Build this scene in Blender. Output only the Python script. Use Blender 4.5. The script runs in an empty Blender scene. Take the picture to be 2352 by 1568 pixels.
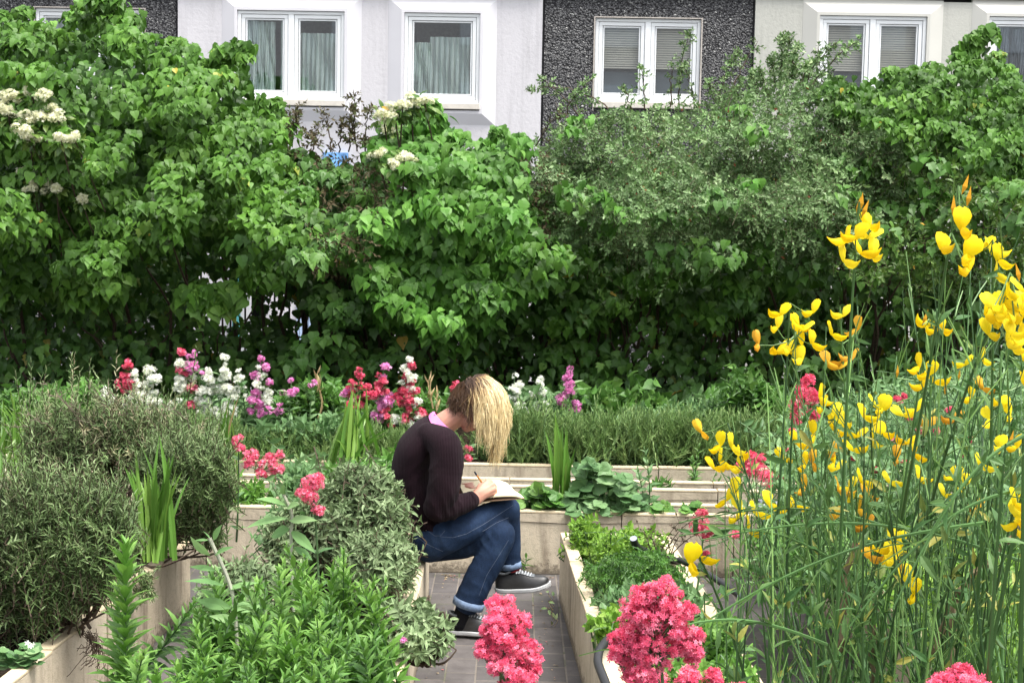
import bpy, math, random
import numpy as np
from mathutils import Vector, Matrix
rng = np.random.default_rng(7)
random.seed(7)
R = math.radians
scene = bpy.context.scene
COL = scene.collection
# ---------------------------------------------------------------- camera
F = 3700.0; CX = 1176.0; CY = 784.0
CAMP = Vector((0, 0, 2.05))
CROT = Matrix.Rotation(R(90 - 5.46), 3, 'X') @ Matrix.Rotation(R(1.05), 3, 'Z')
cd = bpy.data.cameras.new('camera'); cam = bpy.data.objects.new('camera', cd); COL.objects.link(cam)
cam.matrix_world = Matrix.Translation(CAMP) @ CROT.to_4x4()
cd.sensor_width = 36.0; cd.lens = 36.0 * F / 2352.0; cd.clip_end = 500; cd.clip_start = 0.05
scene.camera = cam
CRn = np.array(CROT)
def ray(u, v):
    u = np.asarray(u, float); v = np.asarray(v, float)
    d = np.stack([(u - CX) / F, -(v - CY) / F, -np.ones_like(u)], -1)
    return d @ CRn.T
def at(u, v, Y):
    d = ray(u, v); t = np.asarray(Y, float) / d[..., 1]
    return np.array(CAMP) + d * t[..., None]
def atz(u, v, z):
    d = ray(u, v); t = (z - CAMP.z) / d[..., 2]
    return np.array(CAMP) + d * t[..., None]
def px(Y): return Y / F          # metres per photo unit at depth Y
def nrm(a):
    a = np.asarray(a, float)
    return a / np.maximum(np.linalg.norm(a, axis=-1, keepdims=True), 1e-9)
# ---------------------------------------------------------------- objects
def tag(o, label, cat, group=None, kind=None):
    if label: o['label'] = label
    if cat: o['category'] = cat
    if group: o['group'] = group
    if kind: o['kind'] = kind
    return o
def thing(name, label, cat, loc=(0, 0, 0), group=None, rz=0.0):
    o = bpy.data.objects.new(name, None); COL.objects.link(o)
    o.location = [float(x) for x in loc]; o.rotation_euler = (0, 0, rz); o.empty_display_size = .1
    return tag(o, label, cat, group)
class MB:
    def __init__(s): s.v = []; s.f = []; s.r = []; s.n = 0
    def add(s, v, faces, rnd=0.5):
        v = np.asarray(v, float).reshape(-1, 3)
        if not isinstance(faces, (list, tuple)): faces = [faces]
        for f in faces:
            f = np.asarray(f, np.int64)
            if f.size: s.f.append(f + s.n)
        s.v.append(v); s.r.append(np.broadcast_to(np.asarray(rnd, float), (len(v),))); s.n += len(v)
        return s
    def box(s, x0, y0, z0, x1, y1, z1, rnd=.5):
        v = [(x0,y0,z0),(x1,y0,z0),(x1,y1,z0),(x0,y1,z0),(x0,y0,z1),(x1,y0,z1),(x1,y1,z1),(x0,y1,z1)]
        return s.add(v, np.array([(0,3,2,1),(4,5,6,7),(0,1,5,4),(1,2,6,5),(2,3,7,6),(3,0,4,7)]), rnd)
    def prism(s, poly, z0, z1, rnd=.5):
        n = len(poly); v = [(p[0], p[1], z0) for p in poly] + [(p[0], p[1], z1) for p in poly]
        q = np.array([(i, (i+1) % n, n+(i+1) % n, n+i) for i in range(n)])
        return s.add(v, [q, np.array([list(range(n-1, -1, -1))]), np.array([list(range(n, 2*n))])], rnd)
    def tubes(s, pts, rad, sides=3, rnd=None):
        pts = np.asarray(pts, float)
        if pts.ndim == 2: pts = pts[None]
        n, k, _ = pts.shape
        rad = np.broadcast_to(np.asarray(rad, float), (n, k))
        tan = np.gradient(pts, axis=1) if k > 1 else pts
        tan = nrm(tan)
        ref = np.where(np.abs(tan[:, :1, 2:3]) > .9, np.array([1., 0, 0]), np.array([0, 0, 1.]))
        a = nrm(np.cross(tan, np.broadcast_to(ref, tan.shape))); b = np.cross(tan, a)
        ang = np.arange(sides) / sides * 2 * np.pi
        ring = (a[:, :, None, :] * np.cos(ang)[None, None, :, None] + b[:, :, None, :] * np.sin(ang)[None, None, :, None])
        v = pts[:, :, None, :] + ring * rad[:, :, None, None]
        i = np.arange(n)[:, None, None]; j = np.arange(k - 1)[None, :, None]; m = np.arange(sides)[None, None, :]
        b0 = (i * k + j) * sides
        q = np.stack([b0 + m, b0 + (m + 1) % sides, b0 + sides + (m + 1) % sides, b0 + sides + m], -1).reshape(-1, 4)
        if rnd is None: rnd = rng.random(n)
        rnd = np.asarray(rnd, float)
        if rnd.ndim == 2: rr = np.repeat(rnd, sides, axis=1).reshape(-1)
        else: rr = np.repeat(np.broadcast_to(rnd, (n,)), k * sides)
        return s.add(v.reshape(-1, 3), q, rr)
    def leaves(s, tpl, P, T, N, S, W=1.0, rnd=None):
        tv, tf = tpl
        P = np.asarray(P, float); n = len(P)
        if n == 0: return s
        t = nrm(T); sd = nrm(np.cross(t, N)); nn = np.cross(sd, t)
        S = np.broadcast_to(np.asarray(S, float), (n,)); W = np.broadcast_to(np.asarray(W, float), (n,))
        v = P[:, None, :] + (S * W)[:, None, None] * tv[None, :, 0:1] * sd[:, None, :] + S[:, None, None] * (tv[None, :, 1:2] * t[:, None, :] + tv[None, :, 2:3] * nn[:, None, :])
        off = (np.arange(n) * len(tv))[:, None, None]
        fs = [(np.asarray(f)[None] + off).reshape(-1, np.asarray(f).shape[1]) for f in tf]
        if rnd is None: rnd = rng.random(n)
        return s.add(v.reshape(-1, 3), fs, np.repeat(np.broadcast_to(np.asarray(rnd, float), (n,)), len(tv)))
    def build(s, name, m, parent=None, smooth=False, loc=None, bevel=0):
        v = np.concatenate(s.v); r = np.concatenate(s.r)
        if parent is not None: off = np.array(parent.location)
        else: off = np.array(loc if loc is not None else (0, 0, 0), float)
        if parent is not None and abs(parent.rotation_euler[2]) > 1e-9: off = np.zeros(3)
        v = v - off
        me = bpy.data.meshes.new(name)
        me.vertices.add(len(v)); me.vertices.foreach_set('co', v.astype(np.float32).ravel())
        sizes = np.concatenate([np.full(len(f), f.shape[1]) for f in s.f])
        idx = np.concatenate([f.ravel() for f in s.f])
        st = np.concatenate([[0], np.cumsum(sizes)[:-1]])
        me.loops.add(len(idx)); me.loops.foreach_set('vertex_index', idx.astype(np.int32))
        me.polygons.add(len(sizes)); me.polygons.foreach_set('loop_start', st.astype(np.int32))
        me.polygons.foreach_set('loop_total', sizes.astype(np.int32))
        me.polygons.foreach_set('use_smooth', np.full(len(sizes), bool(smooth)))
        me.update(calc_edges=True); me.validate()
        at_ = me.attributes.new('rnd', 'FLOAT', 'POINT'); at_.data.foreach_set('value', r.astype(np.float32))
        me.materials.append(m)
        o = bpy.data.objects.new(name, me); COL.objects.link(o)
        if parent is not None: o.parent = parent
        else: o.location = off
        if bevel:
            b = o.modifiers.new('bevel', 'BEVEL'); b.width = bevel; b.segments = 2; b.limit_method = 'ANGLE'
        return o
# ---------------------------------------------------------------- materials
class NT:
    def __init__(s, name):
        s.m = bpy.data.materials.new(name); s.m.use_nodes = True
        s.t = s.m.node_tree; s.n = s.t.nodes; s.p = s.n['Principled BSDF']; s.out = s.n['Material Output']
    def new(s, t, **k):
        n = s.n.new(t)
        for a, b in k.items():
            if hasattr(n, a): setattr(n, a, b)
        return n
    def link(s, a, b): s.t.links.new(a, b)
    def coord(s, which='Object', scale=(1, 1, 1), rot=(0, 0, 0)):
        c = s.new('ShaderNodeTexCoord'); m = s.new('ShaderNodeMapping')
        m.inputs['Scale'].default_value = scale; m.inputs['Rotation'].default_value = rot
        s.link(c.outputs[which], m.inputs[0]); return m.outputs[0]
    def ramp(s, fac, stops, interp='LINEAR'):
        r = s.new('ShaderNodeValToRGB'); r.color_ramp.interpolation = interp
        e = r.color_ramp.elements
        while len(e) < len(stops): e.new(.5)
        for i, (p, c) in enumerate(stops):
            e[i].position = p; e[i].color = (c[0], c[1], c[2], 1) if hasattr(c, '__len__') else (c, c, c, 1)
        s.link(fac, r.inputs[0]); return r.outputs[0]
    def noise(s, vec, scale=5, detail=4, rough=.55, dist=0):
        n = s.new('ShaderNodeTexNoise'); n.inputs['Scale'].default_value = scale; n.inputs['Detail'].default_value = detail
        n.inputs['Roughness'].default_value = rough; n.inputs['Distortion'].default_value = dist
        if vec is not None: s.link(vec, n.inputs['Vector'])
        return n.outputs['Fac']
    def mix(s, a, b, fac, mode='MIX'):
        m = s.new('ShaderNodeMix', data_type='RGBA', blend_type=mode)
        for sock, val in ((m.inputs[6], a), (m.inputs[7], b)):
            if hasattr(val, 'is_linked'): s.link(val, sock)
            else: sock.default_value = (*val, 1)
        if hasattr(fac, 'is_linked'): s.link(fac, m.inputs[0])
        else: m.inputs[0].default_value = fac
        return m.outputs[2]
    def math(s, op, a, b=0.0):
        m = s.new('ShaderNodeMath', operation=op)
        for sock, val in ((m.inputs[0], a), (m.inputs[1], b)):
            if hasattr(val, 'is_linked'): s.link(val, sock)
            else: sock.default_value = val
        return m.outputs[0]
    def attr(s, name):
        a = s.new('ShaderNodeAttribute', attribute_name=name); return a.outputs['Fac']
    def bump(s, h, strength=.3, dist=.01):
        b = s.new('ShaderNodeBump'); b.inputs['Strength'].default_value = strength; b.inputs['Distance'].default_value = dist
        s.link(h, b.inputs['Height']); s.link(b.outputs[0], s.p.inputs['Normal'])
    def base(s, c):
        if hasattr(c, 'is_linked'): s.link(c, s.p.inputs['Base Color'])
        else: s.p.inputs['Base Color'].default_value = (*c, 1)
    def rough(s, r): s.p.inputs['Roughness'].default_value = r
    def spec(s, r): s.p.inputs['Specular IOR Level'].default_value = r
def leaf_mat(name, stops, rough=.42, transl=.25, spec=.4, patch=.35, pscale=2.5):
    t = NT(name)
    c = t.ramp(t.attr('rnd'), stops)
    nz = t.noise(t.coord('Object'), pscale, 3)
    hs = t.new('ShaderNodeHueSaturation'); t.link(c, hs.inputs['Color'])
    vv = t.new('ShaderNodeMapRange'); vv.inputs[1].default_value = .3; vv.inputs[2].default_value = .7
    vv.inputs[3].default_value = 1 - patch; vv.inputs[4].default_value = 1 + patch
    t.link(nz, vv.inputs[0]); t.link(vv.outputs[0], hs.inputs['Value'])
    t.base(hs.outputs[0]); t.rough(rough); t.spec(spec)
    if transl:
        tr = t.new('ShaderNodeBsdfTranslucent'); mx = t.new('ShaderNodeMixShader'); mx.inputs[0].default_value = transl
        g = t.mix(hs.outputs[0], (.9, 1.0, .35), .25, 'MULTIPLY'); 
        t.link(g, tr.inputs[0]); t.link(t.p.outputs[0], mx.inputs[1]); t.link(tr.outputs[0], mx.inputs[2])
        t.link(mx.outputs[0], t.out.inputs[0])
    return t.m
def plain(name, col, rough=.6, spec=.4, var=.15, scale=30, bump=0, metal=0):
    t = NT(name); nz = t.noise(t.coord('Object'), scale, 4)
    c = t.ramp(nz, [(.3, [x * (1 - var) for x in col]), (.7, [min(1, x * (1 + var)) for x in col])])
    t.base(c); t.rough(rough); t.spec(spec); t.p.inputs['Metallic'].default_value = metal
    if bump: t.bump(nz, bump, .005)
    return t.m
def attr_mat(name, stops, rough=.6, spec=.3, transl=0):
    return leaf_mat(name, stops, rough, transl, spec, patch=.12, pscale=20)
# ---------------------------------------------------------------- leaf templates (x across, y base->tip, z normal)
def tpl_outline(half, fold=.12, curl=.15, cup=0):
    """half: list of (y, halfwidth); midrib folded, tip curling down"""
    ys = [h[0] for h in half]; k = len(half)
    mid = [(0, y, -curl * y * y) for y in ys]
    lf = [(-w, y, -curl * y * y + fold * w + cup * w * w) for y, w in half]
    rt = [(w, y, -curl * y * y + fold * w + cup * w * w) for y, w in half]
    v = np.array(mid + lf + rt, float); q = []; 
    for i in range(k - 1):
        q.append((k + i, i, i + 1, k + i + 1)); q.append((i, 2*k + i, 2*k + i + 1, i + 1))
    return v, [np.array(q)]
T_IVY = tpl_outline([(-.08, .16), (-.12, .34), (.12, .50), (.42, .40), (.72, .17), (1.0, .01)], .22, .22)
def lobed():
    h = [(-.05, .10), (-.12, .30), (.12, .52), (.20, .33), (.48, .42), (.55, .24), (1.0, .01)]
    return tpl_outline(h, .15, .2)
T_IVYL = lobed()
T_OVATE = tpl_outline([(0, .02), (.2, .22), (.5, .27), (.8, .15), (1, .01)], .3, .3)
T_LANCE = tpl_outline([(0, .03), (.3, .11), (.6, .09), (1, .005)], .4, .25)
T_SMALL = (np.array([(0, 0, 0), (-.26, .5, .05), (0, 1, -.06), (.26, .5, .05)], float), [np.array([(0, 3, 2, 1)])])
T_NEEDLE = (np.array([(-.06, 0, 0), (.06, 0, 0), (.05, .6, .03), (0, 1, -.02), (-.05, .6, .03)], float), [np.array([(0, 1, 2, 3, 4)])])
def T_BLADE_f():
    h = [(0, .028), (.25, .034), (.55, .032), (.8, .022), (1, .002)]
    return tpl_outline(h, .3, .12)
T_BLADE = T_BLADE_f()
def round_leaf(n=12, wav=.12):
    v = [(0, .12, -.06)]
    for i in range(n):
        a = -math.pi/2 + .25 + i / (n - 1) * (2 * math.pi - .5)
        r = .5 * (1 + wav * math.cos(5 * a))
        v.append((r * math.cos(a), .45 + r * math.sin(a), .05 * math.cos(3 * a)))
    return np.array(v, float), [np.array([(0, i, i + 1) for i in range(1, n)])]
T_ROUND = round_leaf()
def star(n=5):
    v = [(0, 0, 0)]; f = []
    for i in range(n):
        a = i / n * 2 * math.pi
        for da, r, z in ((-.38, .62, .08), (0, 1, .02), (.38, .62, .08)):
            v.append((r * math.cos(a + da), r * math.sin(a + da), z))
        b = 1 + 3 * i; f.append((0, b, b + 1, b + 2))
    return np.array(v, float), [np.array(f)]
T_STAR = star()
def frame(D):
    D = nrm(D); ref = np.where(np.abs(D[..., 2:3]) > .9, np.array([1., 0, 0]), np.array([0, 0, 1.]))
    a = nrm(np.cross(D, ref)); return a, np.cross(D, a)
def rdir(n, up=0.0):
    d = nrm(rng.normal(size=(n, 3))); d[:, 2] += up; return nrm(d)
def sprigs(P0, D, L, m, droop=.3, ang=.9, jit=.25, t0=.1, nside=None):
    """n curved shoots with m leaves each -> shoot polylines, leaf P,T,N"""
    P0 = np.asarray(P0, float); n = len(P0); D = nrm(D); L = np.broadcast_to(np.asarray(L, float), (n,))
    droop = np.broadcast_to(np.asarray(droop, float), (n,))
    dn = np.array([0, 0, -1.])
    def pos(t): return P0[:, None] + L[:, None, None] * (D[:, None] * t[None, :, None] + (droop[:, None] * t[None] ** 2)[..., None] * dn)
    tt = np.linspace(0, 1, 5); line = pos(tt)
    t = np.linspace(t0, 1, m); P = pos(t)
    tan = nrm(D[:, None] + 2 * (droop[:, None] * t[None])[..., None] * dn)
    a, b = frame(tan)
    ph = np.arange(m)[None] * (2.39996 if nside is None else math.pi * 2 / nside + .3 * (np.arange(m)[None] % 2)) + rng.random((n, 1)) * 6.28 + rng.normal(size=(n, m)) * jit
    per = a * np.cos(ph)[..., None] + b * np.sin(ph)[..., None]
    an = np.broadcast_to(np.asarray(ang, float), (n, m)) if np.ndim(ang) else np.full((n, m), ang)
    an = an * (1 - .45 * (t[None] > .88)) + rng.normal(size=(n, m)) * jit * .5
    T = tan * np.cos(an)[..., None] + per * np.sin(an)[..., None]
    N = tan * np.sin(an)[..., None] - per * np.cos(an)[..., None]
    N = N + rng.normal(size=N.shape) * jit * .6
    return line, P.reshape(-1, 3), T.reshape(-1, 3), N.reshape(-1, 3), np.tile(t, n)
def vnoise(u, v, s, seed=0):
    """smooth value noise in plan coordinates"""
    g = np.random.default_rng(seed).random((64, 64))
    x = np.asarray(u) / s % 63; y = np.asarray(v) / s % 63
    i = x.astype(int); j = y.astype(int); fx = x - i; fy = y - j
    fx = fx * fx * (3 - 2 * fx); fy = fy * fy * (3 - 2 * fy)
    return (g[i, j] * (1 - fx) * (1 - fy) + g[(i+1) % 64, j] * fx * (1 - fy) + g[i, (j+1) % 64] * (1 - fx) * fy + g[(i+1) % 64, (j+1) % 64] * fx * fy)
# ================================================================ world and light
w = bpy.data.worlds.new('World'); scene.world = w; w.use_nodes = True
wt = w.node_tree; bg = wt.nodes['Background']
sky = wt.nodes.new('ShaderNodeTexSky'); sky.sky_type = 'NISHITA'; sky.sun_disc = False
SUN_EL, SUN_AZ = R(68), R(125)      # azimuth measured from +Y towards +X
sky.sun_elevation = SUN_EL; sky.sun_rotation = SUN_AZ
sky.air_density = 1.0; sky.dust_density = 4.0; sky.ozone_density = .6
hs = wt.nodes.new('ShaderNodeHueSaturation'); hs.inputs['Saturation'].default_value = .22
wt.links.new(sky.outputs[0], hs.inputs['Color']); wt.links.new(hs.outputs[0], bg.inputs['Color'])
bg.inputs['Strength'].default_value = .152
sl = bpy.data.lights.new('sun', 'SUN'); so = bpy.data.objects.new('sun', sl); COL.objects.link(so)
sl.energy = 1.35; sl.angle = R(22); sl.color = (1, .95, .86)
sd = Vector((math.cos(SUN_EL) * math.sin(SUN_AZ), math.cos(SUN_EL) * math.cos(SUN_AZ), math.sin(SUN_EL)))
so.rotation_euler = sd.to_track_quat('Z', 'Y').to_euler(); so.location = (0, -5, 20)
scene.view_settings.view_transform = 'Standard'; scene.view_settings.look = 'None'
scene.view_settings.exposure = 1.52; scene.view_settings.gamma = 1
scene.cycles.max_bounces = 6; scene.cycles.diffuse_bounces = 3; scene.cycles.glossy_bounces = 3
scene.cycles.transmission_bounces = 4; scene.cycles.transparent_max_bounces = 8
scene.cycles.use_denoising = True
scene.cycles.caustics_reflective = False; scene.cycles.caustics_refractive = False
# ================================================================ materials of the setting
def concrete(name, c0, c1, dirt=.7, grime=True):
    t = NT(name); co = t.coord('Object')
    n1 = t.noise(co, 3, 5, .6); n2 = t.noise(co, 40, 4, .7); n3 = t.noise(co, 160, 2)
    c = t.ramp(n1, [(.3, c0), (.7, c1)])
    c = t.mix(c, t.ramp(n2, [(.33, .45), (.5, 1)]), .35, 'MULTIPLY')
    if grime:   # damp stains and streaks with a shape of their own
        st = t.noise(t.coord('Object', (9, 9, 1.2)), 1.2, 4, .6)
        c = t.mix(c, (.16, .12, .09), t.math('MULTIPLY', t.ramp(st, [(.52, 0), (.72, 1)]), dirt))
        sx = t.new('ShaderNodeSeparateXYZ'); t.link(t.coord('Object'), sx.inputs[0])
        e = t.math('ADD', sx.outputs[2], t.math('MULTIPLY', t.math('SUBTRACT', n2, .5), .22))
        c = t.mix(c, (.10, .08, .06), t.ramp(e, [(.02, .75), (.07, 0)]))
    t.base(c); t.rough(.9); t.spec(.2); t.bump(t.math('ADD', n3, n2), .35, .006)
    return t.m
M_CONC = concrete('bed_concrete', (.45, .385, .285), (.62, .54, .415))
M_COPE = concrete('coping_concrete', (.50, .41, .27), (.64, .54, .38), grime=False)
def soil_mat():
    t = NT('dark_soil'); co = t.coord('Object'); n1 = t.noise(co, 14, 6, .7); n2 = t.noise(co, 90, 3)
    t.base(t.ramp(n1, [(.3, (.012, .009, .007)), (.55, (.045, .032, .022)), (.8, (.10, .075, .05))])); t.rough(.95); t.spec(.1)
    t.bump(t.math('ADD', n1, n2), 1, .04); return t.m
M_SOIL = soil_mat()
def paving_mat():
    t = NT('clay_pavers')
    co = t.coord('Object', rot=(0, 0, R(90)))
    b = t.new('ShaderNodeTexBrick'); b.offset = .5
    t.link(co, b.inputs['Vector']); b.inputs['Scale'].default_value = 1
    b.inputs['Brick Width'].default_value = .205; b.inputs['Row Height'].default_value = .128; b.inputs['Mortar Size'].default_value = .0045
    b.inputs['Mortar Smooth'].default_value = .3; b.inputs['Bias'].default_value = 0
    b.inputs['Color1'].default_value = (.080, .073, .072, 1); b.inputs['Color2'].default_value = (.115, .104, .101, 1); b.inputs['Mortar'].default_value = (.165, .145, .125, 1)
    n1 = t.noise(co, 6, 5, .65); n2 = t.noise(co, 70, 4, .7)
    c = t.mix(b.outputs[0], t.ramp(n1, [(.3, .6), (.7, 1.25)]), .8, 'MULTIPLY')
    c = t.mix(c, (.25, .21, .17), t.ramp(n2, [(.62, 0), (.75, .45)]))
    ms = t.noise(co, 3.5, 5, .7); c = t.mix(c, (.055, .075, .03), t.math('MULTIPLY', t.ramp(ms, [(.52, 0), (.62, .9)]), t.ramp(b.outputs['Fac'], [(.1, .12), (.6, 1)])))
    t.base(c); t.rough(.82); t.spec(.25)
    h = t.math('SUBTRACT', t.math('MULTIPLY', n2, .4), b.outputs['Fac']); t.bump(h, .5, .006)
    return t.m
M_PAVE = paving_mat()
M_STREET = plain('street_asphalt', (.11, .11, .11), .9, .2, .25, 60, .3)
# ================================================================ ground
b = MB().add([(-60, -40, -.02), (60, -40, -.02), (60, 80, -.02), (-60, 80, -.02)], np.array([(0, 1, 2, 3)]))
tag(b.build('ground', M_STREET), None, None, kind='structure')
b = MB().add([(-4, 3.0, 0), (4, 3.0, 0), (4, 9.72, 0), (-4, 9.72, 0)], np.array([(0, 1, 2, 3)]))
tag(b.build('path', M_PAVE), None, None, kind='structure')
# ================================================================ raised beds
def wall_line(name, p0, p1, t, h, root, z0=0.0, seg=.62, seed=0):
    """cast slabs of about seg metres, thickness t to the left of p0->p1, with a sawn coping face"""
    p0 = np.array(p0, float); p1 = np.array(p1, float); L = np.linalg.norm(p1 - p0); d = (p1 - p0) / L; n = np.array([-d[1], d[0]])
    k = max(1, round(L / seg)); rr = np.random.default_rng(seed + int(abs(p0[0]) * 100))
    wallb = MB(); cope = MB()
    for i in range(k):
        a = p0 + d * (L * i / k + .002); c = p0 + d * (L * (i + 1) / k - .002); j = rr.normal() * .003; hz = h + rr.normal() * .002
        q = [a + n * j, c + n * j, c + n * (t + j), a + n * (t + j)]
        wallb.prism(q, z0, hz - .014)
        m = .0015; q2 = [a + n * (j - m), c + n * (j - m), c + n * (t + j + m), a + n * (t + j + m)]
        cope.prism(q2, hz - .014, hz)
    wallb.build('wall', M_CONC, root, bevel=.004); cope.build('coping', M_COPE, root, bevel=.004)
def bed(corners, label, h=.34, t=.058, ends=(1, 1, 1, 1), soil=.06):
    c = [np.array(x, float) for x in corners]; mid = sum(c) / 4
    root = thing('raised_bed', label, 'planter', (c[0][0], c[0][1], 0), 'concrete raised beds along the paved paths')
    for i in range(4):
        if ends[i]:
            a, e = c[i], c[(i + 1) % 4]; d = (e - a) / np.linalg.norm(e - a)
            if i % 2: a = a + d * (t + .003); e = e - d * (t + .003)     # short sides butt between the long ones
            wall_line('wall', a, e, t, h, root, seed=i)
    ins = [x + (mid - x) / np.linalg.norm(mid - x) * .045 for x in c]
    n = 24; g = []; 
    for i in range(n + 1):
        for j in range(n + 1):
            a = i / n; bb = j / n
            p = (ins[0] * (1 - a) + ins[1] * a) * (1 - bb) + (ins[3] * (1 - a) + ins[2] * a) * bb
            g.append((p[0], p[1], h - soil + rng.normal() * .008))
    q = np.array([(i * (n+1) + j, (i+1) * (n+1) + j, (i+1) * (n+1) + j + 1, i * (n+1) + j + 1) for i in range(n) for j in range(n)])
    MB().add(g, q).build('soil', M_SOIL, root, smooth=True)
    return root
bed([(-1.02, 3.6), (-.352, 3.6), (-.388, 7.92), (-1.02, 7.92)][1:2] + [(-.388, 7.92), (-1.02, 7.92), (-1.02, 3.6)], 'concrete raised bed of sage and leafy stems that the seated person sits on')
bed([(.98, 3.6), (.80, 7.92), (.255, 7.92), (.44, 3.6)], 'narrow concrete raised bed with green herbs to the right of the paved path')
bed([(2.5, 3.6), (2.3, 7.92), (1.52, 7.92), (1.75, 3.6)], 'concrete raised bed behind the yellow broom stems')
bed([(-1.80, 3.9), (-1.518, 7.594), (-3.2, 7.7), (-3.2, 3.9)], 'concrete raised bed holding the dark green rosemary')
bed([(-4.2, 8.43), (4.2, 8.43), (4.2, 8.735), (-4.2, 8.735)], 'long low concrete bed of strawberries crossing behind the seated person')
bed([(-4.2, 9.14), (4.2, 9.14), (4.2, 9.42), (-4.2, 9.42)], 'long low concrete bed between strawberry bed and lavender bed')
bed([(-7, 9.76), (7, 9.76), (7, 13.0), (-7, 13.0)], 'wide concrete bed of lavender and valerian along the foot of the hedge', h=.36, ends=(1, 0, 0, 0), soil=.03)
# ================================================================ building
TH = R(1.2); BE = np.array([math.cos(TH), -math.sin(TH), 0]); BN = np.array([math.sin(TH), math.cos(TH), 0]); BO = np.array([0, 17.0, 0])
def bpt(u, v, y=0.0):
    d = ray(u, v); c = np.array(CAMP); t = (np.dot(BO + BN * y - c, BN)) / np.dot(d, BN); p = c + d * t - BO
    return float(np.dot(p, BE)), float(p[2])
broot = thing('apartment_building', 'pale and dark pebbledash apartment block with white framed windows behind the hedge', 'building', BO, rz=-TH)
def stucco(name, col):
    t = NT(name); co = t.coord('Object'); n = t.noise(co, 26, 5, .65); n2 = t.noise(co, 1.2, 3)
    c = t.ramp(n2, [(.3, [x * .93 for x in col]), (.7, col)]); c = t.mix(c, t.ramp(n, [(.35, .8), (.5, 1)]), .3, 'MULTIPLY'); sk = t.noise(t.coord('Object', (7, 7, .5)), 1.5, 5, .6); c = t.mix(c, t.ramp(sk, [(.5, 1), (.72, .72)]), .6, 'MULTIPLY')
    t.base(c); t.rough(.9); t.spec(.2); t.bump(n, .35, .012); return t.m
M_WHITE = stucco('white_render', (.61, .595, .62)); M_GREY = stucco('beige_grey_render', (.50, .50, .455))
def smoothwall(name, col):
    return plain(name, col, .8, .25, .03, 3)
M_WSM = smoothwall('white_painted_splay', (.64, .63, .66)); M_GSM = smoothwall('grey_painted_splay', (.55, .545, .505))
def pebble():
    t = NT('dark_pebbledash'); co = t.coord('Object')
    v = t.new('ShaderNodeTexVoronoi'); v.inputs['Scale'].default_value = 52; v.inputs['Randomness'].default_value = 1
    mp = t.new('ShaderNodeVectorMath', operation='ADD'); nz = t.new('ShaderNodeTexNoise'); nz.inputs['Scale'].default_value = 12; t.link(co, nz.inputs['Vector'])
    sc = t.new('ShaderNodeVectorMath', operation='SCALE'); sc.inputs['Scale'].default_value = .05; t.link(nz.outputs['Color'], sc.inputs[0])
    t.link(co, mp.inputs[0]); t.link(sc.outputs[0], mp.inputs[1]); t.link(mp.outputs[0], v.inputs['Vector'])
    sep = t.new('ShaderNodeSeparateColor'); t.link(v.outputs['Color'], sep.inputs[0])
    c = t.ramp(sep.outputs[0], [(0, (.075, .075, .08)), (.45, (.12, .12, .125)), (.8, (.165, .165, .168)), (.94, (.23, .23, .23)), (1, (.48, .48, .46))])
    c = t.mix(c, (.025, .025, .028), t.ramp(v.outputs['Distance'], [(.45, 0), (.68, 1)]))
    t.base(c); t.rough(.6); t.spec(.4); t.bump(t.math('SUBTRACT', 1.0, v.outputs['Distance']), 1, .03); return t.m
M_PEB = pebble()
M_FRAME = plain('white_window_plastic', (.80, .82, .83), .35, .5, .03, 4)
M_SEAL = plain('grey_window_seal', (.22, .23, .24), .6, .3)
M_SILL = plain('weathered_sill', (.62, .58, .52), .8, .2, .12, 12)
M_JOINT = plain('black_joint', (.015, .015, .018), .7)
M_ROOM = plain('dim_room_plaster', (.36, .34, .32), .9)
M_CURT = leaf_mat('grey_teal_net_curtain', [(0, (.62, .72, .73)), (.5, (.74, .83, .82)), (1, (.82, .87, .85))], .9, .45, .1, .08)
M_CURTD = leaf_mat('dark_blue_grey_curtain', [(0, (.10, .12, .14)), (1, (.24, .27, .30))], .9, .2, .1, .1)
M_BLIND = plain('beige_blind_slats', (.58, .53, .46), .6, .3, .08, 6)
def glass():
    t = NT('window_glass'); tr = t.new('ShaderNodeBsdfTransparent'); tr.inputs[0].default_value = (.92, .97, .97, 1)
    gl = t.new('ShaderNodeBsdfGlossy'); gl.inputs['Roughness'].default_value = .02; gl.inputs['Color'].default_value = (.9, .95, 1, 1)
    fr = t.new('ShaderNodeLayerWeight'); fr.inputs['Blend'].default_value = .35; mx = t.new('ShaderNodeMixShader')
    t.link(t.math('ADD', t.math('MULTIPLY', t.math('POWER', fr.outputs['Facing'], 2.0), .6), .26), mx.inputs[0]); t.link(tr.outputs[0], mx.inputs[1]); t.link(gl.outputs[0], mx.inputs[2]); t.link(mx.outputs[0], t.out.inputs[0]); return t.m
M_GLASS = glass()
def bbuild(mb, name, m, parent=None, **k):
    """geometry in the building's own frame (x along the wall, y into it)"""
    o = mb.build(name, m, broot, **k)
    if parent is not None:
        o.parent = parent
    return o
ZT = bpt(2000, 3)[1]; ZB = 0.0
def xu(u): return bpt(u, 140)[0]
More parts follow.
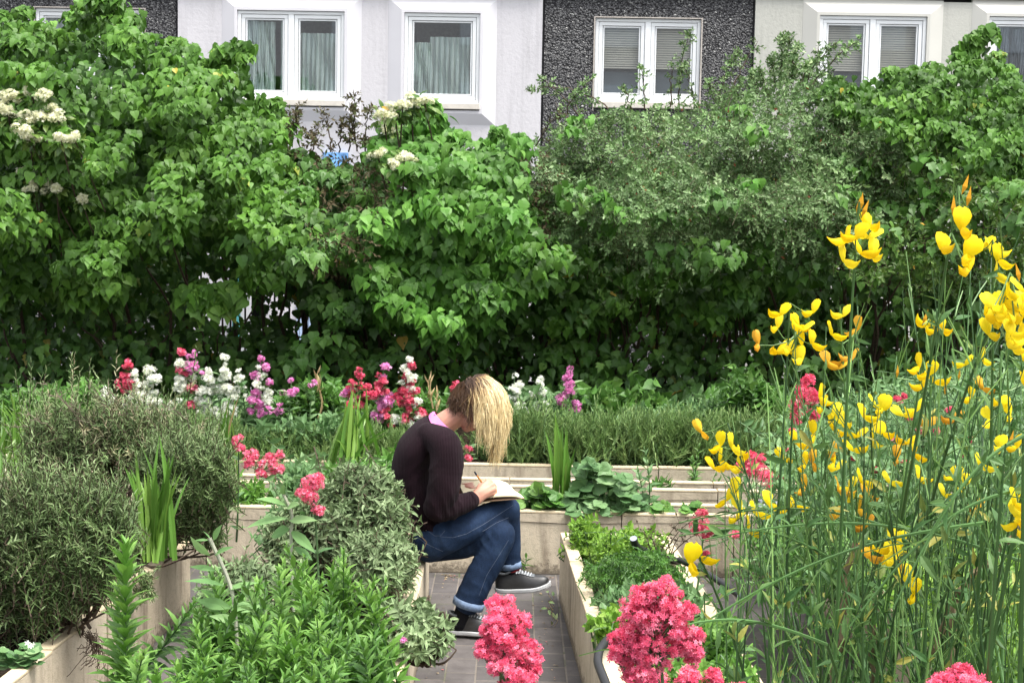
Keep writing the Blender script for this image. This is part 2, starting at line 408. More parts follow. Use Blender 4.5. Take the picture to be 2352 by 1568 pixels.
# panels: (u0,u1,material,y)
def holed(mb, x0, x1, z0, z1, holes, y0, y1):
    """wall slab with rectangular holes, as butted boxes"""
    xs = x0
    for (a, c, e, f) in sorted(holes):
        mb.box(xs, y0, z0, a, y1, z1); mb.box(a, y0, z0, c, y1, e); mb.box(a, y0, f, c, y1, z1); xs = c
    mb.box(xs, y0, z0, x1, y1, z1)
WIN = {  # u0,v0,u1,v1 of each outer frame
 'w0': (78, 19, 330, 236), 'w1': (547, 26, 793, 246), 'w2': (930, 31, 1104, 254), 'w3': (1368, 42, 1612, 252), 'w4': (1882, 38, 2128, 258), 'w5': (2270, 40, 2446, 262)}
def wrect(k):
    u0, v0, u1, v1 = WIN[k]; x0, z1 = bpt(u0, v0); x1, _ = bpt(u1, v0); _, z0 = bpt((u0 + u1) / 2, v1); z1 = bpt((u0 + u1) / 2, v0)[1]
    return x0, x1, z0, z1
def panel(u0, u1, m, wins, y0, name, label=None, splay=None):
    mb = MB(); x0, x1 = xu(u0), xu(u1); holes = []
    for k in wins:
        a, c, e, f = wrect(k)
        g = .17 if splay else .02
        holes.append((a - g + (.16 - g if 0 else 0), c + g, e - g, f + g) if splay else (a - .0, c + .0, e - .0, f + .0))
    holed(mb, x0 + .012, x1 - .012, ZB, ZT, holes, y0, y0 + .25)
    o = bbuild(mb, name, m)
    if splay:
        for k in wins:       # the wall splays outwards round each window
            a, c, e, f = wrect(k); s = MB(); g = .168; d = .055
            O = [(a - g, e - g + .02), (c + g, e - g + .02), (c + g, f + g - .03), (a - g, f + g - .03)]; gi = .03
            I = [(a - gi, e - gi), (c + gi, e - gi), (c + gi, f + gi), (a - gi, f + gi)]; H = [(a, e), (c, e), (c, f), (a, f)]
            v = [(p[0], y0, p[1]) for p in [(a - g - .002, e - g - .002), (c + g + .002, e - g - .002), (c + g + .002, f + g + .002), (a - g - .002, f + g + .002)]]
            v += [(p[0], y0 - .003, p[1]) for p in O] + [(p[0], y0 - d, p[1]) for p in I] + [(p[0], y0 - d, p[1]) for p in H] + [(p[0], y0 + .2, p[1]) for p in H]
            q = []
            for L in range(4):
                for i in range(4): q.append((L * 4 + i, L * 4 + (i + 1) % 4, L * 4 + 4 + (i + 1) % 4, L * 4 + 4 + i))
            s.add(v, np.array(q)); bbuild(s, 'window_surround', splay)
    return o
def window(k, double, yf, cover, kind):
    a, c, e, f = wrect(k); fr = MB(); seal = MB(); sash = MB(); gl = MB(); y = yf
    def ring(mb, x0, x1, z0, z1, t, ya, yb, tb=None):
        tb = tb or t
        mb.box(x0, ya, z1 - t, x1, yb, z1); mb.box(x0, ya, z0, x1, yb, z0 + tb); mb.box(x0, ya, z0 + tb, x0 + t, yb, z1 - t); mb.box(x1 - t, ya, z0 + tb, x1, yb, z1 - t)
    e2 = e + .075
    ring(fr, a + .002, c - .002, e2, f - .002, .035, y, y + .07)
    panes = []
    if double:
        m = (a + c) / 2; fr.box(m - .03, y + .001, e2 + .035, m + .03, y + .069, f - .037); panes = [(a + .037, m - .03), (m + .03, c - .037)]
    else: panes = [(a + .037, c - .037)]
    fo = bbuild(fr, 'window', M_FRAME, bevel=.004)
    si = MB(); si.box(a - .01, y - .05, e + .012, c + .01, y + .10, e2); bbuild(si, 'sill', M_SILL, fo, bevel=.006)
    for (x0, x1) in panes:
        z0, z1 = e2 + .038, f - .04
        s1 = MB(); ring(s1, x0 + .004, x1 - .004, z0, z1, .038, y + .012, y + .06); ring(s1, x0 + .046, x1 - .046, z0 + .042, z1 - .042, .016, y + .024, y + .058)
        bbuild(s1, 'sash', M_FRAME, fo, bevel=.003)
        s2 = MB(); ring(s2, x0 + .0425, x1 - .0425, z0 + .0385, z1 - .0385, .003, y + .022, y + .05); ring(s2, x0 + .0005, x1 - .0005, z0 - .0035, z1 + .0035, .0035, y + .018, y + .05)
        bbuild(s2, 'seal', M_SEAL, fo)
        g = MB(); g.add([(x0 + .058, y + .036, z0 + .054), (x1 - .058, y + .036, z0 + .054), (x1 - .058, y + .036, z1 - .054), (x0 + .058, y + .036, z1 - .054)], np.array([(0, 1, 2, 3)])); bbuild(g, 'pane', M_GLASS, fo)
    # what hangs behind the glass
    rb = MB(); rb.box(a, y + 1.6, e - .3, c, y + 1.65, f + .3); rb.box(a - .05, y + .2, e - .3, a, y + 1.6, f + .3); rb.box(c, y + .2, e - .3, c + .05, y + 1.6, f + .3)
    rb.box(a, y + .2, f + .25, c, y + 1.6, f + .3); rb.box(a, y + .2, e - .3, c, y + 1.6, e - .25); bbuild(rb, 'room_lining', M_ROOM)
    if kind == 'blind':
        bl = MB(); z = f - .10
        while z > e + .42: bl.box(a + .05, y + .085, z - .004, c - .05, y + .105, z + .012); z -= .024
        bbuild(bl, 'blind', cover, fo)
        bl = MB(); bl.box(a + .05, y + .17, e + .12, c - .05, y + .18, e + .40); bbuild(bl, 'blind', M_CURTD, fo)
    else:
        for (x0, x1, top, bot, ph) in kind:
            n = 70; xs = np.linspace(a + (c - a) * x0, a + (c - a) * x1, n); zz = np.linspace(e + bot, f - top, 12); v = []; rr = []
            for j, z in enumerate(zz):
                amp = .018 + .012 * (1 - j / 11); 
                for i, x in enumerate(xs): v.append((x + .01 * math.sin(j * .7 + i), y + .075 + amp * math.sin(i * .85 + ph + .15 * math.sin(j * .5)) + .01 * math.sin(i * .31), z)); rr.append(.5 + .35 * math.sin(i * .85 + ph + 1) + .15 * math.sin(i * .23))
            q = np.array([(j * n + i, j * n + i + 1, (j + 1) * n + i + 1, (j + 1) * n + i) for j in range(11) for i in range(n - 1)])
            bbuild(MB().add(v, q, np.clip(rr, 0, 1)), 'curtain', cover, fo, smooth=True)
panel(-420, 406, M_PEB, ['w0'], .03, 'facade_panel')
panel(406, 1247, M_WHITE, ['w1', 'w2'], 0, 'facade_panel', splay=M_WSM)
panel(1247, 1729, M_PEB, ['w3'], .03, 'facade_panel')
panel(1729, 2760, M_GREY, ['w4', 'w5'], 0, 'facade_panel', splay=M_GSM)
window('w0', True, .05, M_CURT, [(.05, .48, .08, .1, 0), (.52, .95, .08, .1, 1)])
window('w1', True, -.03, M_CURT, [(.07, .22, .09, .1, 0), (.19, .34, .11, .1, 2.0), (.40, .47, .1, .1, 1), (.54, .95, .22, .1, 1.2)])
window('w2', False, -.03, M_CURT, [(.06, .34, .30, .1, .4), (.32, .97, .24, .1, 2)])
window('w3', True, .05, M_BLIND, 'blind')
window('w4', True, -.03, M_BLIND, 'blind')
window('w5', False, -.03, M_CURTD, [(.05, .30, .1, .1, .4), (.34, .6, .12, .1, 2)])
jb = MB()
for u in (406, 1247, 1729): x = xu(u); jb.box(x - .012, .05, ZB, x + .012, .2, ZT)
jb.box(xu(-420), .05, ZT, xu(2760), .25, ZT + .035); bbuild(jb, 'panel_joint', M_JOINT)
fb = MB(); fb.box(xu(-420), -.06, ZT + .035, xu(1244), .3, ZT + 1.0); bbuild(fb, 'floor_band', M_WSM)
fb = MB(); fb.box(xu(1250), -.03, ZT + .035, xu(2760), .3, ZT + 1.0); bbuild(fb, 'floor_band', plain('dark_brown_band', (.035, .025, .02), .5))
fb = MB(); fb.box(xu(-420), .3, ZB, xu(2760), .35, ZB + .9); fb.box(xu(-420), 1.9, ZB, xu(2760), 2.2, ZT + 1.0); bbuild(fb, 'wall', M_ROOM)
# trim round the windows of the dark panels, pipe and shutter glimpsed low through the hedge
M_TRIM = plain('brownish_window_trim', (.46, .42, .38), .8)
for k in ('w0', 'w3'):
    tm = MB(); a, c, e, f = wrect(k); tm.box(a - .014, .018, e - .02, a, .06, f + .012); tm.box(c, .018, e - .02, c + .014, .06, f + .012); tm.box(a, .018, f, c, .06, f + .012)
    bbuild(tm, 'window_trim', M_TRIM)
def low(u, v): return bpt(u, v)
x, z = low(546, 700); bbuild(MB().tubes([[(x, -.08, 0), (x, -.08, 2.3)]], .045, 8), 'drainpipe', plain('teal_pipe_paint', (.06, .26, .27), .5))
x0, z1 = low(682, 690); x1, z0 = low(716, 790); sb = MB()
for i in range(5): sb.box(x0 + (x1 - x0) * i / 5 + .003, -.03, z0 - .3, x0 + (x1 - x0) * (i + 1) / 5 - .003, -.005, z1)
bbuild(sb, 'shutter', plain('pale_blue_shutter', (.42, .54, .74), .6))
x0, z1 = low(742, 350); x1, z0 = low(800, 388); bbuild(MB().box(x0, -.04, z0, x1, -.004, z1), 'blue_panel', plain('sky_blue_panel', (.16, .36, .75), .5, .4, .5, 14))
# ================================================================ fence behind the hedge
froot = thing('metal_fence', 'dark metal railing fence overgrown by the ivy hedge', 'fence', (0, 13.1, .3))
M_RAIL = plain('dark_rail_paint', (.035, .038, .04), .5)
rb = MB()
for x in np.arange(-6.5, 6.6, .12): rb.box(x - .007, 13.09, .3, x + .007, 13.105, 2.2)
rb.build('bars', M_RAIL, froot); 
rl = MB()
for z in (.45, 2.1): rl.box(-6.6, 13.106, z - .02, 6.6, 13.13, z + .02)
rl.build('rail', M_RAIL, froot)
for x in np.arange(-6.3, 6.5, 2.1): MB().box(x - .035, 13.131, .0, x + .035, 13.20, 2.25).build('post', M_RAIL, froot, bevel=.004)
# building across the garden behind the viewer: seen only as reflections in the windows
ob = thing('apartment_building', 'grey apartment block across the garden, seen only as a reflection in the windows', 'building', (0, -14, 0))
wb = MB(); wb.box(-24, -20, 0, 24, -14, 7.6); wb.build('wall', plain('grey_brick_far', (.46, .44, .42), .9), ob)
gb = MB(); cbb = MB()
for i in range(12):
    for j in range(3): x = -22 + i * 3.8; z = 1 + j * 2.6; gb.box(x, -13.99, z, x + 1.6, -13.95, z + 1.5)
gb.build('windows', plain('pale_far_windows', (.6, .62, .63), .3), ob)
# ================================================================ foliage materials
M_IVY = leaf_mat('ivy_leaves', [(0, (.030, .080, .011)), (.35, (.060, .150, .018)), (.75, (.100, .225, .029)), (.95, (.165, .31, .05)), (.995, (.40, .34, .05))], .48, .25, .30)
M_IVYY = leaf_mat('young_ivy_leaves', [(0, (.046, .140, .018)), (.5, (.088, .228, .030)), (1, (.16, .33, .06))], .48, .28, .30)
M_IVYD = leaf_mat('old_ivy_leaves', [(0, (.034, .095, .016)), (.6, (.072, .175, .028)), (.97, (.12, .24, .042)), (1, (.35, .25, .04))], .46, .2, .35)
M_COTO = leaf_mat('grey_green_small_leaves', [(0, (.070, .14, .045)), (.5, (.16, .265, .10)), (.9, (.30, .41, .20)), (.98, (.36, .45, .22)), (1, (.30, .10, .04))], .5, .2, .35)
M_YG = leaf_mat('yellow_green_leaves', [(0, (.045, .10, .020)), (.5, (.095, .185, .030)), (.97, (.17, .26, .055)), (1, (.45, .28, .03))], .42, .25, .4)
M_BRN = leaf_mat('brown_withered_leaves', [(0, (.060, .048, .028)), (.5, (.11, .088, .045)), (.8, (.10, .14, .05)), (1, (.18, .13, .075))], .7, .15, .2)
M_BLOS = leaf_mat('cream_blossom', [(0, (.72, .72, .48)), (.5, (.86, .85, .64)), (1, (.92, .91, .78))], .7, .35, .2, .15)
M_TWIG = plain('brown_twig_bark', (.085, .062, .045), .85, .2, .3, 60)
M_STEMG = leaf_mat('green_stem', [(0, (.05, .11, .04)), (1, (.12, .20, .08))], .55, 0, .3)
TOPL = np.array([(-80,20),(0,30),(60,22),(110,40),(132,70),(160,24),(180,-5),(290,-12),(318,20),(340,60),(400,72),(440,84),(478,118),(492,158),(500,128),(520,104),(562,106),(574,190),(620,208),(650,226),(662,262),(645,300),(655,330),(700,345),(760,350),(830,345),(858,300),(885,262),(930,238),(1000,236),(1015,262),(1050,286),(1078,318),(1120,308),(1160,288),(1192,305),(1205,345),(1240,322),(1290,290),(1320,272),(1400,245),(1500,248),(1600,242),(1650,215),(1700,185),(1760,190),(1800,140),(1850,150),(1900,165),(1960,158),(2060,145),(2150,128),(2195,120),(2240,110),(2290,120),(2340,160),(2352,190),(2450,200)], float)
def topv(u): return np.interp(u, TOPL[:, 0], TOPL[:, 1])
def sstep(x, a, b): t = np.clip((np.asarray(x, float) - a) / (b - a), 0, 1); return t * t * (3 - 2 * t)
def lipv(u): return np.interp(u, [-80, 60, 70, 130, 140, 250, 300, 480, 640, 680, 800, 1000, 1250, 1400, 1700, 2450], [700, 700, 560, 560, 690, 690, 575, 560, 620, 600, 620, 770, 640, 620, 640, 620])
def hedgeY(u, v):
    u = np.asarray(u, float); v = np.asarray(v, float)
    Y = 12.5 - 1.05 * sstep(v - topv(u), -20, 260)
    Y = Y + (.55 + .6 * (u < 690)) * sstep(v - lipv(u), -15, 60)
    return Y + (vnoise(u + 300, v * 1.5 + 300, 110, 3) - .5) * 1.0 + (vnoise(u + 300, v + 300, 50, 4) - .5) * .35
def inpoly(u, v, poly):
    x = np.asarray(u); y = np.asarray(v); r = np.zeros(x.shape, bool); p = poly
    for i in range(len(p)):
        x0, y0 = p[i]; x1, y1 = p[i - 1]
        c = ((y0 > y) != (y1 > y)) & (x < (x1 - x0) * (y - y0) / ((y1 - y0) or 1e-9) + x0); r ^= c
    return r
def scatter(poly, spacing, jit=.8, ratio=1.0, top=True):
    us = [p[0] for p in poly]; vs = [p[1] for p in poly]
    gu, gv = np.meshgrid(np.arange(min(us), max(us), spacing), np.arange(min(vs), max(vs), spacing * ratio))
    gu = gu + (np.arange(gu.shape[0]) % 2)[:, None] * spacing / 2
    u = gu.ravel() + (rng.random(gu.size) - .5) * spacing * jit; v = gv.ravel() + (rng.random(gu.size) - .5) * spacing * ratio * jit
    k = inpoly(u, v, poly)
    if top: k &= v > topv(u)
    return u[k], v[k]
def ivy_clumps(mb, u, v, Y, r, per, size=(.075, .115), lobes=.2, spread=1.0, tone=(0, 1), squash=.75, young=None):
    """drooping leaf shingles over the upper outer face of each clump"""
    C = at(u, v, Y); n = len(C); r = np.broadcast_to(r, (n,))
    d = nrm(rng.normal(size=(n, per, 3)) * np.array([1, .8, .8]) + np.array([0, -.75, .55]))
    P = C[:, None] + d * (r[:, None] * (.62 + .45 * rng.random((n, per)) ** .6))[..., None] * np.array([1.15 * spread, .9, squash])
    N = d * .6 + np.array([0, -.40, .55]) + rng.normal(size=d.shape) * .42
    dn = np.array([0, -.10, -1.]) + rng.normal(size=d.shape) * np.array([.42, .2, .2]) + d * np.array([.5, .35, 0])
    N = nrm(N).reshape(-1, 3); T = dn.reshape(-1, 3); T = nrm(T - N * (T * N).sum(-1, keepdims=True) * .85)
    S = rng.uniform(size[0], size[1], n * per) * (1 - .25 * (rng.random(n * per) < .25))
    ct = np.clip(rng.normal(.5, .22, n), 0, 1)
    rn = np.clip(np.repeat(ct, per) * .55 + rng.random(n * per) * .45, 0, .97); rn = tone[0] + rn * (tone[1] - tone[0])
    rn = np.where(rng.random(n * per) < .0025, 1.0, rn)
    P = P.reshape(-1, 3) - T * S[:, None] * .4
    m = rng.random(n * per) < lobes
    mb.leaves(T_IVY, P[~m], T[~m], N[~m], S[~m], .92 + .2 * rng.random((~m).sum()), rn[~m]); mb.leaves(T_IVYL, P[m], T[m], N[m], S[m] * 1.05, 1, rn[m])
def ivy_sheet(mb, u, v, Y, size=(.07, .11), lobes=.5, tone=(0, 1)):
    n = len(u); P = at(u, v, Y); N = nrm(np.array([0, -1, .55]) + rng.normal(size=(n, 3)) * .45)
    T = np.array([0, -.15, -1.]) + rng.normal(size=(n, 3)) * np.array([.5, .2, .3]); T = nrm(T - N * (T * N).sum(-1, keepdims=True) * .85)
    S = rng.uniform(*size, n); m = rng.random(n) < lobes; rn = tone[0] + rng.random(n) * (tone[1] - tone[0])
    mb.leaves(T_IVY, P[~m], T[~m], N[~m], S[~m], 1, rn[~m]); mb.leaves(T_IVYL, P[m], T[m], N[m], S[m], 1, rn[m])
def stems_in(mb, pts, base_v, n, r=.012, lean=40):
    """woody stems rising inside the hedge from the soil to points of its crown"""
    for i in range(n):
        u, v = pts[rng.integers(len(pts))]; Y = float(hedgeY(u, v)) + .35
        e = at(u, v, Y); b0 = np.array([e[0] + rng.normal() * .25, 12.75 + rng.random() * .2, .34]); mid = (b0 + e) / 2 + np.array([rng.normal() * .15, .1, .1])
        t = np.linspace(0, 1, 8)[:, None]; c = (1 - t) ** 2 * b0 + 2 * t * (1 - t) * mid + t * t * e + rng.normal(size=(8, 3)) * .02
        mb.tubes(c, np.linspace(r * 1.6, r * .4, 8)[None], 5)
def hedge(name, label, cat, poly, m, spacing, ratio, r, per, basev, lobes=.2, size=(.075, .115), extra=None, nst=7, fill=60, tone=(0, 1), loc_u=None):
    u, v = scatter(poly, spacing, .9, ratio); kh = vnoise(u * .8 + 500, v * 1.7 + 500, 95, 9) + .25 * rng.random(len(u)) > .40; u, v = u[kh], v[kh]; Y = hedgeY(u, v)
    c = at(np.mean(u), basev, 12.8); root = thing(name, label, cat, (c[0], 12.8, .33), 'hedge plants along the fence')
    mb = MB(); tp = topv(u); rr = r * (.6 + .8 * rng.random(len(u))); Y = Y + rng.normal(size=len(u)) * .09 - .06
    near = v - tp < 45; rr = np.where(near, rr * .62, rr); v2 = np.where(near, v + rr / px(12) * .55, v)
    ivy_clumps(mb, u, v2, Y + .05, rr, per, size, lobes, tone=tone)
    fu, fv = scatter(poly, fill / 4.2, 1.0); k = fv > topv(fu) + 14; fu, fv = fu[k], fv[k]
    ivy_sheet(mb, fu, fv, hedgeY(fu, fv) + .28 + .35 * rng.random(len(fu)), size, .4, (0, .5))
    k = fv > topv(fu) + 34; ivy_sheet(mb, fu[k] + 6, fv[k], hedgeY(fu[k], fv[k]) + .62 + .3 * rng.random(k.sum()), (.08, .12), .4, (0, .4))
    if extra: extra(mb)
    mb.build('foliage', m, root)
    sb = MB(); stems_in(sb, list(zip(u, v)), basev, nst); sb.build('stem', M_TWIG, root)
    return root
# --- big ivy on the left
PL = [(-80, -40), (300, -30), (420, 40), (575, 90), (660, 220), (690, 330), (700, 470), (690, 600), (640, 630), (560, 610), (480, 560), (300, 590), (270, 690), (130, 690), (120, 560), (80, 560), (60, 715), (-80, 715)]
def ex_left(mb):
    u = np.array([30, 10, 60, 170, 215, 250, 195, 455, 500, 470, 530, 600]); v = np.array([660, 690, 640, 650, 665, 680, 690, 700, 720, 690, 690, 640])
    ivy_clumps(mb, u, v, np.full(len(u), 11.65), .16, 42, (.08, .12), .3)
    u = np.array([512, 535, 556, 220, 260]); v = np.array([128, 120, 122, 8, 14]); ivy_clumps(mb, u, v, np.full(5, 12.4), .085, 26)
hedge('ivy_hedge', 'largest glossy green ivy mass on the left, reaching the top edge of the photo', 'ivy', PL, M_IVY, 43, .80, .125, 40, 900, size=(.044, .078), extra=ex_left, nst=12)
# --- central ivy
PC = [(830, 330), (860, 270), (930, 215), (1010, 225), (1200, 285), (1210, 420), (1215, 560), (1255, 640), (1200, 700), (1120, 780), (1000, 790), (860, 730), (830, 620), (850, 470), (960, 440), (900, 400)]
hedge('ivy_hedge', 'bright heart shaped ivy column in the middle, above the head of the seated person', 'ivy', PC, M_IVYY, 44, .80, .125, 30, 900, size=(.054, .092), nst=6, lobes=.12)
# --- right ivy on top
PR = [(1890, 130), (2100, 110), (2300, 90), (2450, 180), (2450, 460), (2330, 470), (2250, 380), (2120, 360), (2000, 300), (1900, 290), (1870, 200)]
def ex_right(mb):
    u = np.array([2215, 2235, 2255, 2272, 2240, 2210, 2268]); v = np.array([120, 100, 92, 84, 130, 135, 92]); ivy_clumps(mb, u, v, np.full(7, 12.45), .075, 16)
    for (a, c) in ((1310, 285), (1385, 480), (1400, 450), (1745, 300), (1700, 265), (1720, 500), (2140, 450), (1330, 300), (1440, 440)):
        pass
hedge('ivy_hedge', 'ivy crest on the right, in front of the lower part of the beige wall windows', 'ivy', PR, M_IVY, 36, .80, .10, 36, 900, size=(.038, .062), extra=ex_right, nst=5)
PL2 = [(1225, 560), (1320, 580), (1500, 600), (1700, 590), (1900, 610), (1890, 740), (1760, 700), (1620, 760), (1500, 700), (1420, 790), (1290, 790), (1240, 700)]
hedge('ivy_hedge', 'mid green ivy hanging below the grey-green shrub, right of the central ivy', 'ivy', PL2, M_IVY, 74, .8, .15, 44, 900, size=(.045, .085), nst=4, lobes=.35)
PL3 = [(640, 400), (690, 362), (780, 372), (860, 365), (880, 410), (850, 520), (830, 700), (760, 760), (690, 700), (690, 560)]
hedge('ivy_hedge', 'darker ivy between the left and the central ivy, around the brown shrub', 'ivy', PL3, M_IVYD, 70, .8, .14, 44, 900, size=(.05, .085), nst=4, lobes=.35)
# --- young ivy tufts that hang on the grey-green shrub
troot = thing('ivy_vine', 'few light green ivy tufts climbing over the grey-green shrub right of centre', 'ivy', (1.3, 12.8, .33), 'hedge plants along the fence')
tb = MB(); tu = np.array([1310, 1318, 1385, 1410, 1345, 1700, 1745, 1720, 2140, 1520, 1405, 1290]); tv = np.array([285, 310, 462, 488, 590, 262, 305, 425, 470, 615, 520, 600])
tu = np.concatenate([tu + rng.normal(size=len(tu)) * 14, tu]); tv = np.concatenate([tv + rng.normal(size=len(tv)) * 12, tv]); ivy_clumps(tb, tu, tv, hedgeY(tu, tv) - .06, .075, 9, (.045, .085), .15); tb.build('foliage', M_IVYY, troot)
sb = MB(); stems_in(sb, list(zip(tu, tv)), 900, 8, .006); sb.build('stem', M_TWIG, troot)
# --- dark ivy understorey in the shade, right across
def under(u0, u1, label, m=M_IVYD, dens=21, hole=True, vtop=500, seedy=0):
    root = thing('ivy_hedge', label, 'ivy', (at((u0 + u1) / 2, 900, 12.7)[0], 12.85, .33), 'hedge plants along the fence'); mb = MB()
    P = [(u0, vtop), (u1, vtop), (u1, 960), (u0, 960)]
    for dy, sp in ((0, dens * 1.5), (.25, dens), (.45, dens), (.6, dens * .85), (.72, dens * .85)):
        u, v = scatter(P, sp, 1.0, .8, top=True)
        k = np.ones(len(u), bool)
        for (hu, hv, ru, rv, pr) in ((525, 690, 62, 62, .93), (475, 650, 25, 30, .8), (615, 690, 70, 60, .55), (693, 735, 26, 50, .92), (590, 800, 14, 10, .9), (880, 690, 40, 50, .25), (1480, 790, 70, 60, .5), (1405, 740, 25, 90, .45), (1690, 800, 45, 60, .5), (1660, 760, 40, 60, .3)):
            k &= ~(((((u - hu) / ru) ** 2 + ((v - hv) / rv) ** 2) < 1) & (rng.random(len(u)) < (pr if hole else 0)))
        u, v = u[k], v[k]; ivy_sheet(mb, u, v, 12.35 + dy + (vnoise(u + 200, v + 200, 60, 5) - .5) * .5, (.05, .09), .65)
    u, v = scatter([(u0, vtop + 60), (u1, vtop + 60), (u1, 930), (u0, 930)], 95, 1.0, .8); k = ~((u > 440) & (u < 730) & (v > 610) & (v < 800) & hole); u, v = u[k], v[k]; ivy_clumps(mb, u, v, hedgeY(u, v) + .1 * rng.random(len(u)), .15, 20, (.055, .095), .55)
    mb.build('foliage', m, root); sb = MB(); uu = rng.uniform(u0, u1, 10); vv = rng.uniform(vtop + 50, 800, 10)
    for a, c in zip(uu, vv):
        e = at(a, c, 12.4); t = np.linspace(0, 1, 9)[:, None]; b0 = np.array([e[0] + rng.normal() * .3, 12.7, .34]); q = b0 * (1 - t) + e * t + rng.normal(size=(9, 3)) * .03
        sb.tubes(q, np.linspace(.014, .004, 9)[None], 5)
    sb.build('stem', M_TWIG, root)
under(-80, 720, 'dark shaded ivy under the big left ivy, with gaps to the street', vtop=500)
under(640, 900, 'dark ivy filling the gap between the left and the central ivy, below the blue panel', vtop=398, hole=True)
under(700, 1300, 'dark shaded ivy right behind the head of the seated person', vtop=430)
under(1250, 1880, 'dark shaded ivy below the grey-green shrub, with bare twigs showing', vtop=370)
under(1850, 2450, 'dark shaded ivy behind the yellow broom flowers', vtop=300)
# --- small leaved shrubs
def shrub(label, polys, m, nsp, m_leaf, Lr, size, spacing, group='hedge plants along the fence', tips=(), up=.55, name='small_leaved_shrub', offs=-.05, depth=.35, barb=True, fillm=True, Yf=None, W=1.0, cat='shrub'):
    Yf = Yf or hedgeY
    us, vs = [], []
    for P in polys:
        u, v = scatter(P, spacing, 1.0, .8); us.append(u); vs.append(v)
    u = np.concatenate(us); v = np.concatenate(vs); Y = Yf(u, v) + offs + depth * rng.random(len(u)) ** 1.5
    P0 = at(u, v, Y); n = len(u)
    D = nrm(rng.normal(size=(n, 3)) * .65 + np.array([0, -.55, up]))
    L = rng.uniform(*Lr, n); line, P, T, N, t = sprigs(P0 - D * (L * .5)[:, None], D, L, m_leaf, rng.uniform(.1, .5, n), .95, .35)
    N = N + np.array([0, -.2, .5])
    mb = MB(); sb = MB(); rn = np.clip(np.repeat(np.clip(rng.normal(.45, .2, n), 0, 1), m_leaf) * .6 + rng.random(n * m_leaf) * .4, 0, .985); rn = np.where(rng.random(len(rn)) < .004, 1.0, rn)
    mb.leaves(T_SMALL, P, T, N, rng.uniform(*size, len(P)), W, rn); sb.tubes(line, np.linspace(.0022, .0010, 5)[None], 3)
    for (a, c, e, f, k) in tips:            # long arching shoots against the wall: root u,v -> tip u,v
        p0 = at(a, c, float(Yf(a, c)) + .1); p1 = at(e, f, float(Yf(a, c)) + rng.normal() * .15); d = p1 - p0; Ln = np.linalg.norm(d); t = np.linspace(0, 1, 14)[:, None]
        bow = np.array([0, 0, .12 * Ln]) + rng.normal(size=3) * .04 * Ln
        c_ = p0 + d * t + bow * (t * (1 - t) * 3) + rng.normal(size=(14, 3)) * .006; sb.tubes(c_, np.linspace(.006, .0018, 14)[None], 4)
        kk = int(k); ii = rng.uniform(.08, 1, kk) * 13; i0 = np.clip(ii.astype(int), 0, 12); q = c_[i0] + (c_[i0 + 1] - c_[i0]) * (ii - i0)[:, None]
        dd = nrm(nrm(d) * .7 + rdir(kk)); sl_ = rng.uniform(.03, .11, kk) * (1 - .4 * ii / 13)
        li2, P2, T2, N2, _ = sprigs(q, dd, sl_, 7, .2, .9, .35); mb.leaves(T_SMALL, P2, T2, N2 + np.array([0, -.2, .5]), rng.uniform(size[0] * .8, size[1] * .9, len(P2)), W, rng.random(len(P2)) * .97); sb.tubes(li2, .0012, 3)
    c = at(u.mean(), 900, 12.7); root = thing(name, label, cat, (c[0], 12.75, .33), group); mb.build('foliage', m, root)
    stems_in(sb, list(zip(u, v)), 900, 8, .011); sb.build('stem', M_TWIG, root); return root
PS1 = [(1200, 350), (1260, 315), (1300, 275), (1420, 245), (1620, 240), (1700, 185), (1720, 400), (1740, 560), (1640, 600), (1480, 610), (1330, 590), (1260, 560), (1290, 480), (1230, 420)]
PS2 = [(1690, 190), (1800, 140), (1880, 160), (1960, 260), (2080, 330), (2060, 430), (2010, 520), (1900, 580), (1760, 600), (1700, 560)]
shrub('grey-green small leaved shrub right of centre, in front of the dark pebbledash wall', [PS1], M_COTO, 0, 26, (.22, .42), (.028, .046), 15,
      tips=[(1400, 250, 1215, 208, 26), (1330, 265, 1240, 180, 18), (1300, 262, 1360, 188, 22), (1480, 250, 1470, 150, 14), (1560, 250, 1588, 72, 34), (1600, 250, 1572, 150, 20), (1540, 250, 1545, 140, 12), (1650, 230, 1695, 120, 40), (1680, 215, 1745, 95, 16), (1640, 230, 1630, 190, 16), (1450, 255, 1430, 200, 14)])
shrub('taller grey-green small leaved shrub with upright shoots against the beige wall', [PS2], M_COTO, 0, 26, (.22, .42), (.028, .046), 15,
      tips=[(1790, 190, 1795, 88, 60), (1820, 190, 1832, 105, 50), (1800, 170, 1812, 82, 44), (1840, 190, 1870, 140, 34), (1870, 190, 1975, 92, 34), (1850, 190, 1930, 95, 24), (1890, 190, 1878, 108, 12), (1760, 210, 1745, 160, 30), (1740, 215, 1728, 165, 18), (1780, 190, 1772, 130, 30)])
PY = [(1960, 400), (2020, 320), (2200, 360), (2330, 420), (2450, 420), (2450, 700), (2200, 690), (2000, 640), (1900, 600)]
shrub('yellow-green leaved shrub on the far right behind the tallest broom flowers', [PY], M_YG, 0, 16, (.2, .4), (.035, .06), 27, up=.5)
PB1 = [(655, 335), (770, 345), (860, 360), (930, 400), (960, 440), (850, 480), (830, 600), (800, 660), (700, 600), (690, 450)]
shrub('brownish half withered shrub between the left and the central ivy', [PB1], M_BRN, 0, 14, (.18, .4), (.03, .055), 25, offs=-.1,
      tips=[(800, 350, 815, 215, 24), (820, 350, 800, 235, 30), (840, 350, 850, 250, 20), (760, 350, 735, 262, 12), (720, 345, 735, 290, 12), (780, 350, 790, 270, 14), (690, 340, 668, 255, 22), (660, 330, 690, 240, 18), (740, 350, 700, 300, 14)], W=.8)
PB2 = [(1195, 350), (1260, 335), (1300, 380), (1280, 470), (1260, 580), (1215, 560), (1200, 450)]
